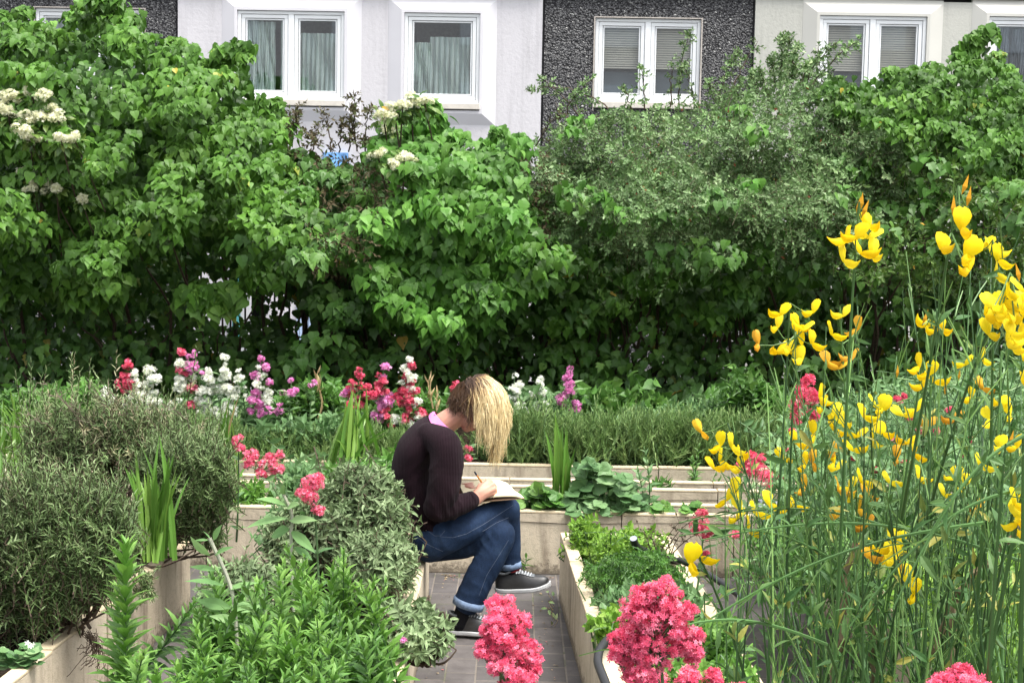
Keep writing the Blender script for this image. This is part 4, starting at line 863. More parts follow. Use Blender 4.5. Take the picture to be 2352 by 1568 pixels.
# ---------------------------------------------------------------- iris and grass blades
def blades(label, spots, Y, wid, tip, n, name='iris_clump', group='clumps of iris blades', dry=0, L0=.9):
    """spots: list of foot (u,v); tip: list of (u,v) tips"""
    f0 = at(spots[0], spots[1], Y); root = thing(name, label, 'iris', (f0[0], Y, f0[2]), group); mb = MB(); db = MB()
    for i in range(n):
        e = at(*tip[i % len(tip)], Y + rng.normal() * .06); b0 = f0 + np.array([rng.normal() * wid, rng.normal() * wid, 0]); e = e + np.array([rng.normal() * .015, 0, rng.normal() * .02])
        k = 9; t = np.linspace(0, 1, k); mid = b0 * .5 + e * .5 + np.array([(b0[0] - e[0]) * .18, 0, .05]); c = ((1 - t) ** 2)[:, None] * b0 + (2 * t * (1 - t))[:, None] * mid + (t ** 2)[:, None] * e
        w = .0155 * np.interp(t, [0, .3, .7, 1], [.8, 1, .75, .04]) * rng.uniform(.75, 1.15) * wscale; a = rng.random() * 3.1; s = np.array([math.cos(a) * .9 + .25, math.sin(a) * .6, 0]); tan = np.gradient(c, axis=0); s = nrm(s - tan * (tan @ s / (tan * tan).sum(1))[:, None]); nn = nrm(np.cross(tan, s))
        v = np.concatenate([c - s * w[:, None], c + nn * w[:, None] * .25, c + s * w[:, None]]); q = [(j, j + 1, k + j + 1, k + j) for j in range(k - 1)] + [(k + j, k + j + 1, 2 * k + j + 1, 2 * k + j) for j in range(k - 1)]
        (db if dry and i < dry else mb).add(v, np.array(q), rng.random())
    mb.build('blades', M_BLADE, root)
    if dry: db.build('dry_blades', M_DRY, root)
wscale = .82
blades('tall green iris clump at the corner of the left bed', (358, 1285), 6.72, .035, [(300, 1070), (315, 1050), (330, 1080), (345, 1090), (352, 1060), (365, 1085), (375, 1075), (400, 1040), (388, 1100), (412, 1075), (425, 1100), (340, 1080), (380, 1070), (360, 1010), (295, 1085), (405, 1060), (330, 1030), (388, 1030)], 34)
blades('tall iris clump directly behind the back of the person', (815, 1085), 9.25, .07, [(790, 960), (800, 920), (810, 900), (822, 895), (835, 905), (845, 940), (780, 985), (770, 1000), (858, 985), (870, 990), (815, 940), (830, 925), (905, 985), (765, 1020)], 34)
blades('iris blades in the strawberry bed right of the notebook', (1292, 1150), 8.6, .03, [(1262, 985), (1270, 1010), (1280, 960), (1300, 975), (1310, 985), (1265, 1040), (1322, 1030), (1300, 1060), (1275, 990), (1290, 1000)], 20)
wscale = .6
blades('grass-like blades at the far left edge', (20, 1090), 8.6, .10, [(-10, 930), (8, 920), (25, 900), (40, 925), (55, 910), (70, 930), (15, 950), (35, 960), (80, 950), (-20, 960)], 46)
blades('thin grass blades left of the far walls', (520, 1100), 8.2, .04, [(540, 900), (525, 930), (560, 1030), (505, 960), (575, 1060), (545, 1000)], 14, dry=2)
blades('dry straw stalks behind the nape of the person', (1000, 1000), 10.3, .03, [(992, 875), (985, 900), (1010, 910), (1000, 890)], 4, name='dry_stalks', group=None, dry=4) if 0 else None
for lab, foot, tips in [('dry straw stalks behind the nape of the person', (985, 990), [(992, 872), (996, 880), (1012, 905)]), ('dry straw stalk between the pink valerians', (730, 960), [(735, 858), (742, 875)]), ('dry straw stalk below the narrow white valerian', (538, 1020), [(540, 896)])]:
    f0 = at(*foot, 10.2); root = thing('dry_stalk', lab, 'dry stalk', (f0[0], 10.2, f0[2])); mb = MB()
    for (u, v) in tips:
        e = at(u, v, 10.2); t = np.linspace(0, 1, 8)[:, None]; c = f0 + (e - f0) * t + np.array([.02, 0, 0]) * np.sin(t * 5); mb.tubes(c, np.linspace(.004, .003, 8)[None], 4); k = 7; mb.leaves(T_LANCE, c[-1] - np.array([0, 0, 1]) * np.linspace(0, .12, k)[:, None], nrm(rng.normal(size=(k, 3)) * .3 + np.array([0, 0, 1])), rng.normal(size=(k, 3)), .06)
    mb.build('stalk', M_DRY, root)
# ---------------------------------------------------------------- sage bush beside the person
def mound(name, label, cat, cu, cv, ru, rv, Y, dep, n, L, nl, size, m, tpl=T_OVATE, W=.75, up=.5, zb=.33, group=None, ang=.95, spread=.5, lo=-.75, stemm=None, fillin=True, droop=(.0, .3)):
    C = at(cu, cv, Y); rx = ru * px(Y); rz = rv * px(Y); d = nrm(rng.normal(size=(n, 3)) * np.array([1, .9, 1])); d[:, 1] = -np.abs(d[:, 1]) * .9 + .15; d = nrm(d); d = d[d[:, 2] > lo]; n = len(d)
    P0 = C + d * np.array([rx, dep, rz]) * rng.uniform(.68, 1.0, (n, 1)); D = nrm(d * .8 + np.array([0, -.1, up]) + rng.normal(size=(n, 3)) * spread); Ls = rng.uniform(*L, n)
    P0 = P0 - D * Ls[:, None] * .75; P0[:, 2] = np.maximum(P0[:, 2], zb - .02)
    line, P, T, N, t = sprigs(P0, D, Ls, nl, rng.uniform(*droop, n), ang, .3); mb = MB()
    mb.leaves(tpl, P, T, N + np.array([0, -.2, .45]), rng.uniform(*size, len(P)) * (1.15 - .5 * t), W, np.clip(np.repeat(rng.random(n), nl) * .45 + rng.random(len(P)) * .4 + .2 * t, 0, 1))
    root = thing(name, label, cat, (C[0], Y, zb), group); mb.build('foliage', m, root); sb = MB(); sb.tubes(line, np.linspace(.003, .0014, 5)[None], 3)
    ii = rng.choice(n, min(n, 120), False); e = P0[ii]; f = np.stack([C[0] + (e[:, 0] - C[0]) * .4, np.full(len(ii), Y) + (e[:, 1] - Y) * .3, np.full(len(ii), zb - .03)], -1); tt = np.linspace(0, 1, 6)[None, :, None]
    sb.tubes(f[:, None] * (1 - tt) + e[:, None] * tt + rng.normal(size=(len(ii), 1, 3)) * .03 * (tt * (1 - tt) * 4), np.linspace(.006, .003, 6)[None], 4); sb.build('stem', stemm or M_TWIG, root); return root
mound('sage_bush', 'large grey-green sage bush pressed against the back of the seated person', 'bush', 828, 1190, 112, 128, 6.85, .32, 430, (.09, .28), 14, (.036, .062), M_SAGE, W=.62, lo=-.9, spread=.75)
mound('sage_bush', 'lower grey-green sage bush under the hip of the person, spilling to the wall', 'bush', 868, 1295, 92, 85, 6.55, .25, 250, (.08, .19), 12, (.034, .056), M_SAGE, W=.62)
mound('sage_bush', 'small leaved grey-green bush behind the tall grey leaved stem', 'bush', 705, 1240, 95, 95, 6.9, .25, 300, (.08, .16), 12, (.030, .050), M_SAGE, W=.62)
mound('leafy_plant', 'green sage-like leaves hanging over the wall in front of the grounded shoe', 'plant', 945, 1445, 85, 62, 5.85, .2, 210, (.08, .15), 10, (.040, .066), M_SAGE, W=.7, lo=-.5, up=.3)
mound('leafy_plant', 'fine grey-green ground plant at the left edge of the seat bed', 'plant', 560, 1400, 105, 130, 5.7, .25, 420, (.08, .18), 12, (.026, .046), M_SAGE, W=.8, lo=-.3)
# ---------------------------------------------------------------- goldenrod like stems
def leafstem(root, lf, sb, tip, foot, nl, size, tpl, W=1.0, ang=.9, rs=.0045, bend=.03, ny=.3, taper=.6, n0=.12):
    t = np.linspace(0, 1, 12)[:, None]; mid = (tip + foot) / 2 + rng.normal(size=3) * bend; c = (1 - t) ** 2 * foot + 2 * t * (1 - t) * mid + t * t * tip
    sb.tubes(c, np.linspace(rs, rs * .4, 12)[None], 5); s = np.linspace(n0, 1, nl) ** .9; i = np.clip((s * 11).astype(int), 0, 10); P = c[i] + (c[i + 1] - c[i]) * (s * 11 - i)[:, None]; tan = nrm(c[i + 1] - c[i]); a, b = frame(tan)
    ph = np.arange(nl) * 2.39996 + rng.random() * 6; per = a * np.cos(ph)[:, None] + b * np.sin(ph)[:, None]; an = np.interp(s, [0, .75, .93, 1], [ang + .35, ang, ang * .7, .25]) + rng.normal(size=nl) * .12
    T = tan * np.cos(an)[:, None] + per * np.sin(an)[:, None]; N = tan * np.sin(an)[:, None] - per * np.cos(an)[:, None] + np.array([0, -.1, ny])
    lf.leaves(tpl, P, T, N, rng.uniform(*size, nl) * np.interp(s, [0, .5, .9, 1], [.9, 1, taper, taper * .5]), W, np.clip(rng.random(nl) * .6 + .35 * s, 0, 1))
T_SERR = tpl_outline([(0, .03), (.15, .07), (.35, .13), (.40, .11), (.55, .12), (.60, .095), (.78, .065), (1, .004)], .35, .30)
T_BIG = tpl_outline([(0, .02), (.1, .10), (.25, .20), (.45, .25), (.65, .20), (.85, .09), (1, .005)], .10, .22)
GG = 'bright green leafy stems in the near bed'
def stemplant(label, tips, Y, nl, size, m=M_BRIGHT, tpl=T_SERR, foot=None, W=1.0, zb=.32, name='goldenrod', ang=.75, sp=.05, group=GG, sm=None, rs=.0045, taper=.6):
    t0 = at(tips[0][0], tips[0][1], Y); root = thing(name, label, 'plant', (t0[0], Y, zb), group); lf = MB(); sb = MB()
    for (u, v) in tips:
        e = at(u, v, Y + rng.normal() * .08); f = np.array([e[0] + rng.normal() * sp + .25 * (t0[0] - e[0]), e[1] + rng.normal() * sp, zb]); leafstem(root, lf, sb, e, f, nl, size, tpl, W, ang, rs, taper=taper)
    lf.build('foliage', m, root); sb.build('stem', sm or M_STEMG, root); return root
stemplant('tall bright green leafy stem in front of the rosemary and the concrete wall', [(288, 1250)], 4.6, 110, (.07, .115), taper=.8, W=1.3)
stemplant('second leafy stem pressed against the tall one, shorter', [(272, 1330), (300, 1440)], 4.65, 70, (.065, .10), W=1.3)
stemplant('bright green leafy stem over the paving, right of the tall one', [(450, 1440), (480, 1480)], 4.5, 70, (.065, .10), W=1.3)
for lab, tips, Y in [('bright green leafy stems left of the pale woolly stem', [(660, 1275), (700, 1300), (640, 1330)], 5.2), ('bright green stems right of the pale woolly stem', [(765, 1320), (790, 1290), (740, 1350)], 5.0),
    ('bright green stems in the middle of the near bed', [(830, 1370), (800, 1340), (860, 1350)], 5.0), ('bright green stems below the sage bush', [(780, 1420), (820, 1450), (760, 1400)], 4.7), ('bright green stems at the lower edge beside the coping', [(830, 1500), (860, 1470), (800, 1480), (875, 1530)], 4.5),
    ('bright green stems at the lower edge under the pale woolly stem', [(560, 1470), (600, 1440), (640, 1450), (590, 1500)], 4.6), ('bright green stems at the lower edge in the middle of the near bed', [(690, 1450), (720, 1470), (660, 1480), (740, 1440), (700, 1500)], 4.5), ('short bright green stems at the left of the near bed', [(330, 1520), (290, 1540), (400, 1545), (450, 1530)], 4.3),
    ('looser green stems between the large soft leaves and the paving', [(480, 1330), (510, 1370), (450, 1400), (500, 1450)], 5.2), ('bright green stems crossing the large soft leaves', [(610, 1370), (580, 1400), (560, 1360), (650, 1400)], 4.9), ('lowest bright green stems at the lower edge', [(520, 1530), (560, 1545), (620, 1540), (680, 1540), (740, 1530), (780, 1545)], 4.3), ('bright green stems between the sage and the pale woolly stem', [(700, 1380), (730, 1400), (680, 1350)], 5.3)]:
    stemplant(lab, m=(M_BRIGHT if rng.random() < .6 else M_MID), tips=[(a + q * 26 * rng.normal(), c - 22 + abs(q) * 50 * rng.random()) for a, c in tips for q in ((0, 1, 1) if rng.random() < .5 else (0, 1))], Y=Y, nl=50, size= (.060, .105), sp=.10, W=1.3)
# buddleja: pale woolly stems with large soft leaves
def buddleja(label, top, foot, Y, leaves):
    tp = at(*top, Y); ft = at(*foot, Y); root = thing('soft_leaved_shrub', label, 'plant', (ft[0], Y, .32), 'soft grey leaved stems'); lf = MB(); sb = MB(); t = np.linspace(0, 1, 12)[:, None]; c = ft + (tp - ft) * t + np.array([.012, 0, 0]) * np.sin(t * 4)
    b0 = np.array([ft[0] + .02, Y, .32]); sb.tubes(np.concatenate([np.linspace(b0, ft, 4)[:-1], c]), .006, 6)
    for (fu, fv, tu, tv, W) in leaves:
        p = at(fu, fv, Y); e = at(tu + rng.normal() * 9, tv + rng.normal() * 12, Y - .02 + rng.normal() * .05); d = e - p; L = np.linalg.norm(d); lf.leaves(T_BIG, [p], [d], [np.array([rng.normal() * .45, -.55 + rng.normal() * .3, .6])], L * rng.uniform(.7, 1.05), W * rng.uniform(.85, 1.2))
    lf.build('foliage', M_BUD, root); sb.build('stem', M_PALE, root)
buddleja('pale woolly stem with large soft leaves in front of the concrete wall corner', (488, 1235), (542, 1420), 4.9, [(480, 1240, 435, 1228, .5), (484, 1240, 478, 1210, .55), (490, 1240, 505, 1212, .6), (482, 1275, 430, 1245, .75), (492, 1275, 535, 1255, .6), (495, 1310, 412, 1302, .55), (500, 1310, 560, 1272, .9), (515, 1345, 425, 1325, .65), (520, 1355, 600, 1335, .6), (530, 1395, 440, 1375, .7), (530, 1400, 618, 1365, .9), (545, 1425, 470, 1420, .6), (548, 1430, 600, 1450, .8)])
buddleja('second pale woolly stem with large soft leaves in front of the far walls', (655, 1130), (668, 1220), 5.6, [(655, 1135, 630, 1110, .6), (656, 1135, 672, 1105, .8), (658, 1160, 590, 1145, .7), (660, 1165, 700, 1150, .7), (662, 1190, 575, 1185, .9), (664, 1195, 720, 1190, .6), (665, 1215, 590, 1222, .8), (668, 1218, 725, 1235, .6), (672, 1250, 610, 1270, .8), (675, 1255, 735, 1280, .7)])
# ---------------------------------------------------------------- strawberry bed and narrow herb bed
def low_leaves(name, label, cat, poly, Y, n, size, m, tpl=T_ROUND, zb=.3, group=None, W=1.0, hump=.0, yr=.14):
    us = [p[0] for p in poly]; vs = [p[1] for p in poly]; u, v = [], []
    while len(u) < n:
        a = rng.uniform(min(us), max(us), 300); c = rng.uniform(min(vs), max(vs), 300); k = inpoly(a, c, poly); u += list(a[k]); v += list(c[k])
    u = np.array(u[:n]); v = np.array(v[:n]); E = at(u, v, Y + (rng.random(n) - .5) * 2 * yr); c = E.mean(0); root = thing(name, label, cat, (c[0], c[1], zb), group); a = rng.random(n) * 6.28
    T = np.stack([np.cos(a), np.sin(a) * .8 - .3, .1 * rng.normal(size=n) - .15], -1); N = nrm(np.array([0, -.55, .9]) + rng.normal(size=(n, 3)) * .35); mb = MB(); S = rng.uniform(*size, n); mb.leaves(tpl, E - nrm(T) * S[:, None] * .45, T, N, S, W); mb.build('foliage', m, root)
    sb = MB(); f = np.stack([c[0] + (E[:, 0] - c[0]) * .75, np.clip(c[1] + (E[:, 1] - c[1]) * .7, Y - .12, Y + .12), np.full(n, zb - .02)], -1); tt = np.linspace(0, 1, 5)[None, :, None]; sb.tubes(f[:, None] * (1 - tt) + E[:, None] * tt, .0018, 3); sb.build('stem', M_STEMG, root); return root
GS = 'strawberry and nasturtium plants in the low bed'
low_leaves('strawberry_plant', 'strawberry plant at the right corner of the notebook', 'plant', [(1185, 1170), (1200, 1130), (1240, 1118), (1290, 1140), (1300, 1175)], 8.58, 90, (.05, .085), M_MID, group=GS)
low_leaves('nasturtium_plant', 'tall round leaved nasturtium right of the iris blades', 'plant', [(1310, 1150), (1320, 1070), (1360, 1055), (1400, 1085), (1450, 1100), (1450, 1160), (1400, 1175)], 8.62, 130, (.06, .11), M_GLAU, group=GS)
low_leaves('nasturtium_plant', 'low round leaves spreading under the iris blades', 'plant', [(1280, 1178), (1300, 1145), (1480, 1140), (1490, 1172), (1400, 1180)], 8.56, 110, (.05, .09), M_GLAU, group=GS)
low_leaves('strawberry_plant', 'small strawberry tuft on the right of the low bed, left one of two', 'plant', [(1500, 1175), (1505, 1155), (1540, 1158), (1545, 1178)], 8.58, 30, (.04, .07), M_MID, group=GS)
low_leaves('strawberry_plant', 'small strawberry tuft on the right of the low bed, near the broom', 'plant', [(1560, 1178), (1575, 1155), (1605, 1158), (1615, 1180)], 8.58, 34, (.04, .07), M_MID, group=GS)
stemplant('spindly weed with broad leaves rising from the strawberry bed', [(1480, 1030), (1465, 1080)], 8.6, 16, (.06, .09), m=M_GLAU, tpl=T_OVATE, group=None, W=.9, zb=.3)
stemplant('short weed in front of the lavender, at the right of the spindly weed', [(1520, 1100), (1500, 1110)], 9.3, 16, (.05, .075), m=M_MID, tpl=T_OVATE, group=None, W=.8, zb=.3)
stemplant('dark leafy weed standing against the pale flagstone edge', [(1590, 1050), (1605, 1020), (1580, 1080), (1600, 1070)], 9.6, 26, (.05, .08), m=M_MID, tpl=T_OVATE, group=None, W=.8, zb=.1)
stemplant('small leafy weed right of the dark leafy weed', [(1645, 1085), (1655, 1095)], 9.6, 18, (.04, .06), m=M_MID, tpl=T_OVATE, group=None, W=.8, zb=.1)
stemplant('tiny green weed at the foot of the wall above the hanging shoe', [(1208, 1277), (1203, 1285)], 8.36, 9, (.05, .07), m=M_MID, tpl=T_OVATE, group=None, W=.9, zb=0.01)
GH = 'herbs in the narrow bed'
patch('herb_plant', 'lime green mint at the far end of the narrow bed', 'herb', [(1305, 1215), (1330, 1180), (1380, 1200), (1400, 1240), (1340, 1280)], (7.55, 7.8), M_LIME, T_OVATE, 120, (.025, .042), (.08, .14), 12, group=GH, zb=.28)
patch('herb_plant', 'lime green lemon balm behind the grey hose end', 'herb', [(1340, 1250), (1380, 1215), (1450, 1205), (1500, 1210), (1500, 1260), (1400, 1300)], (7.1, 7.7), M_LIME, T_OVATE, 190, (.025, .04), (.08, .14), 12, group=GH, zb=.28)
patch('herb_plant', 'dark green thyme mound in the middle of the narrow bed', 'herb', [(1335, 1290), (1400, 1260), (1520, 1250), (1570, 1290), (1550, 1340), (1380, 1345)], (6.6, 7.1), M_MID, T_SMALL, 340, (.016, .028), (.06, .12), 18, group=GH, zb=.28)
patch('herb_plant', 'broad leaved mid green plant behind the largest valerian head', 'herb', [(1370, 1380), (1420, 1345), (1560, 1330), (1610, 1370), (1600, 1410), (1400, 1420)], (6.2, 6.6), M_GLAU, T_OVATE, 190, (.04, .065), (.07, .13), 8, group=GH, zb=.28)
patch('herb_plant', 'bright green salad leaves beside the coping left of the largest valerian head', 'herb', [(1370, 1400), (1430, 1390), (1440, 1470), (1400, 1480)], (5.9, 6.2), M_LIME, T_OVATE, 90, (.035, .055), (.07, .12), 9, group=GH, zb=.28)
patch('herb_plant', 'bright green leaves right of the largest valerian head', 'herb', [(1590, 1440), (1660, 1400), (1690, 1440), (1700, 1490), (1620, 1500)], (5.6, 6.1), M_BRIGHT, T_OVATE, 130, (.03, .05), (.07, .13), 9, group=GH, zb=.28)
patch('herb_plant', 'bright green leaves at the lower edge of the narrow bed', 'herb', [(1450, 1540), (1560, 1510), (1720, 1500), (1740, 1580), (1450, 1580)], (5.3, 5.7), M_BRIGHT, T_OVATE, 230, (.03, .055), (.07, .13), 9, group=GH, zb=.28)
tw = thing('dry_twigs', 'thin bare brown twigs arching in front of the wall by the grey hose end', 'twigs', tuple(at(1510, 1330, 7.0)), None); tb = MB()
for (a, c, e, f) in [(1510, 1300, 1600, 1190), (1505, 1310, 1470, 1215), (1520, 1300, 1640, 1215), (1500, 1320, 1560, 1200), (1515, 1310, 1490, 1230), (1530, 1310, 1570, 1225)]:
    p0 = at(a, c, 7.0); p1 = at(e, f, 6.9); t = np.linspace(0, 1, 10)[:, None]; q = p0 + (p1 - p0) * t + np.array([0, 0, .04]) * np.sin(t * 3.1); tb.tubes(q, np.linspace(.0028, .0012, 10)[None], 4); kk = 16; dd = rdir(kk, .3); pp = q[rng.integers(3, 10, kk)]; tb.tubes(np.stack([pp, pp + dd * .03], 1), .001, 3); tb.leaves(T_SMALL, pp + dd * .03, dd, rdir(kk), .018)
tb.build('twigs', M_TWIG, tw)
pz = thing('flowering_plant', 'blue-green plant with two cream flowers at the lower left edge of the rosemary bed', 'plant', tuple(atz(40, 1530, .3))); mb = MB(); k = 46; uu = rng.uniform(5, 85, k); vv = rng.uniform(1485, 1525, k); E = at(uu, vv, 5.55); a = rng.random(k) * 6.28; mb.leaves(T_ROUND, E, np.stack([np.cos(a), np.sin(a) - .3, 0 * a], -1), nrm(np.array([0, -.6, .9]) + rng.normal(size=(k, 3)) * .3), rng.uniform(.03, .055, k)); mb.build('foliage', M_GLAU, pz)
for (u, v) in ((63, 1476), (76, 1480), (70, 1483)):
    mb = MB(); mb.leaves(T_STAR, np.repeat(at(u, v, 5.5)[None], 2, 0), rdir(2), np.array([[0, -.8, .6], [.1, -.7, .7]]), .012, 1, .9); mb.build('flower', M_WHT, pz)
dn = thing('dry_plant', 'dead brown tangle hanging over the bed wall at the lower left', 'plant', tuple(atz(215, 1460, .34))); mb = MB()
for i in range(46):
    p0 = at(205 + rng.normal() * 8, 1455 + rng.normal() * 5, 5.95); p1 = at(215 + rng.normal() * 20, 1510 + rng.normal() * 18, 5.9); t = np.linspace(0, 1, 7)[:, None]; q = p0 + (p1 - p0) * t + rng.normal(size=(7, 3)) * .006 + np.array([.03, -.03, 0]) * np.sin(t * 3.1); mb.tubes(q, .0014, 3)
mb.build('twigs', plain('dead_brown_twigs', (.09, .06, .04), .9), dn)
wd = thing('weed', 'small trailing weed at the foot of the path wall under the hanging shoe', 'weed', tuple(at(1268, 1420, 7.45))); mb = MB(); sb = MB()
for i in range(9):
    p0 = at(1272, 1440 - i * 8, 7.42); p1 = at(1262 + rng.normal() * 8, 1425 - i * 7 + rng.normal() * 8, 7.38); sb.tubes(np.stack([p0, (p0 + p1) / 2 + rng.normal(size=3) * .01, p1]), .0013, 3); mb.leaves(T_OVATE, [p1], [rdir(1)[0]], [[0, -.5, .6]], .028)
mb.build('foliage', M_ROSE, wd); sb.build('stem', M_DRY, wd)
mw = thing('flower', 'single mauve flower at the coping below the hanging sage-like leaves', 'flower', tuple(at(922, 1530, 5.6))); mb = MB(); dome(mb, at(926, 1470, 5.6), .010, 30, .009); mb.build('petals', M_PINK, mw); mb = MB(); mb.tubes(np.linspace(at(926, 1472, 5.6), at(922, 1530, 5.62), 5), .0015, 4); mb.build('stem', M_STEMG, mw)
# ---------------------------------------------------------------- litter of dry leaves and petals on the paths
lb_ = MB(); k = 420; side = rng.random(k); xs = np.where(side < .5, np.where(rng.random(k) < .5, -.34 + np.abs(rng.normal(size=k)) * .05, .23 - np.abs(rng.normal(size=k)) * .06), rng.uniform(-1.5, 1.5, k)); ys = rng.uniform(5.2, 8.38, k); ys = np.where(rng.random(k) < .2, 8.38 - np.abs(rng.normal(size=k)) * .05, ys); a = rng.random(k) * 6.28
lb_.leaves(T_SMALL, np.stack([xs, ys, np.full(k, .004)], -1), np.stack([np.cos(a), np.sin(a), np.full(k, .05)], -1), np.array([0, 0, 1.]) + rng.normal(size=(k, 3)) * .2, rng.uniform(.006, .02, k), 1.2)
tag(lb_.build('leaf_litter', leaf_mat('dry_litter', [(0, (.05, .035, .02)), (.5, (.16, .11, .06)), (.85, (.30, .24, .15)), (1, (.5, .12, .14))], .8, 0, .2), None), 'scattered dry leaf crumbs and petals on the paved path', 'leaf litter', kind='stuff')
# ================================================================ broom
M_BST = leaf_mat('broom_stem_green', [(0, (.028, .075, .022)), (.5, (.065, .150, .036)), (1, (.17, .31, .075))], .45, 0, .4)
M_BLF = leaf_mat('broom_leaves', [(0, (.05, .13, .035)), (.7, (.12, .22, .06)), (1, (.40, .38, .08))], .5, .25, .3)
M_YEL = leaf_mat('broom_yellow', [(0, (.92, .64, .008)), (.35, (.95, .74, .010)), (1, (.97, .82, .04))], .55, .45, .2, .08, 15)
M_ORA = leaf_mat('fading_orange_petals', [(0, (.66, .33, .02)), (1, (.84, .52, .03))], .6, .3, .3, .1, 15)
M_WOOD = plain('broom_old_wood', (.19, .15, .085), .8, .2, .25, 40, .4)
def pea(fold=.16, wide=1.0):
    v = []; f = []
    ys = [0, .14, .38, .66, .90, 1.02]; hw = [q * wide for q in (.07, .20, .40, .50, .40, .12)]                # folded upright banner
    for y, w_ in zip(ys, hw):
        z = -.10 * y - .22 * y * y + .10 * math.sin(y * 3)
        for k in (-1, -.5, 0, .5, 1): v.append((w_ * k, y * (1 - .06 * (1 - abs(k)) * (y > .9)), z - fold * abs(k) ** 1.3 * (w_ / .5) + .05 * math.sin(7 * y + 3 * k)))
    for i in range(5):
        for k in range(4): a = i * 5 + k; f.append((a, a + 1, a + 6, a + 5))
    zs = [0, .18, .45, .75, 1.0, 1.18]; top = [.10, .20, .20, .14, .18, .30]; bot = [-.03, -.17, -.28, -.27, -.08, .24]; xo = [.03, .15, .22, .19, .09, .0]
    for s in (-1, 1):                                                                      # wings closed round the keel, tip upturned
        b = len(v)
        for z, t_, o_, x in zip(zs, top, bot, xo): v.extend([(s * x * .45, t_, z), (s * x, (t_ * .45 + o_ * .55), z), (0, o_, z)])
        for i in range(5):
            for k in range(2): a = b + i * 3 + k; f.append((a, a + 1, a + 4, a + 3))
    return np.array(v, float), [np.array(f)]
T_PEA = pea(); T_PEA2 = pea(.34, .72)
T_BUD = (np.array([(0, 0, 0), (-.12, .4, .1), (.12, .4, .1), (0, .4, -.12), (0, 1, .05)], float), [np.array([(0, 1, 3), (0, 3, 2), (0, 2, 1), (1, 4, 3), (3, 4, 2), (2, 4, 1)])])
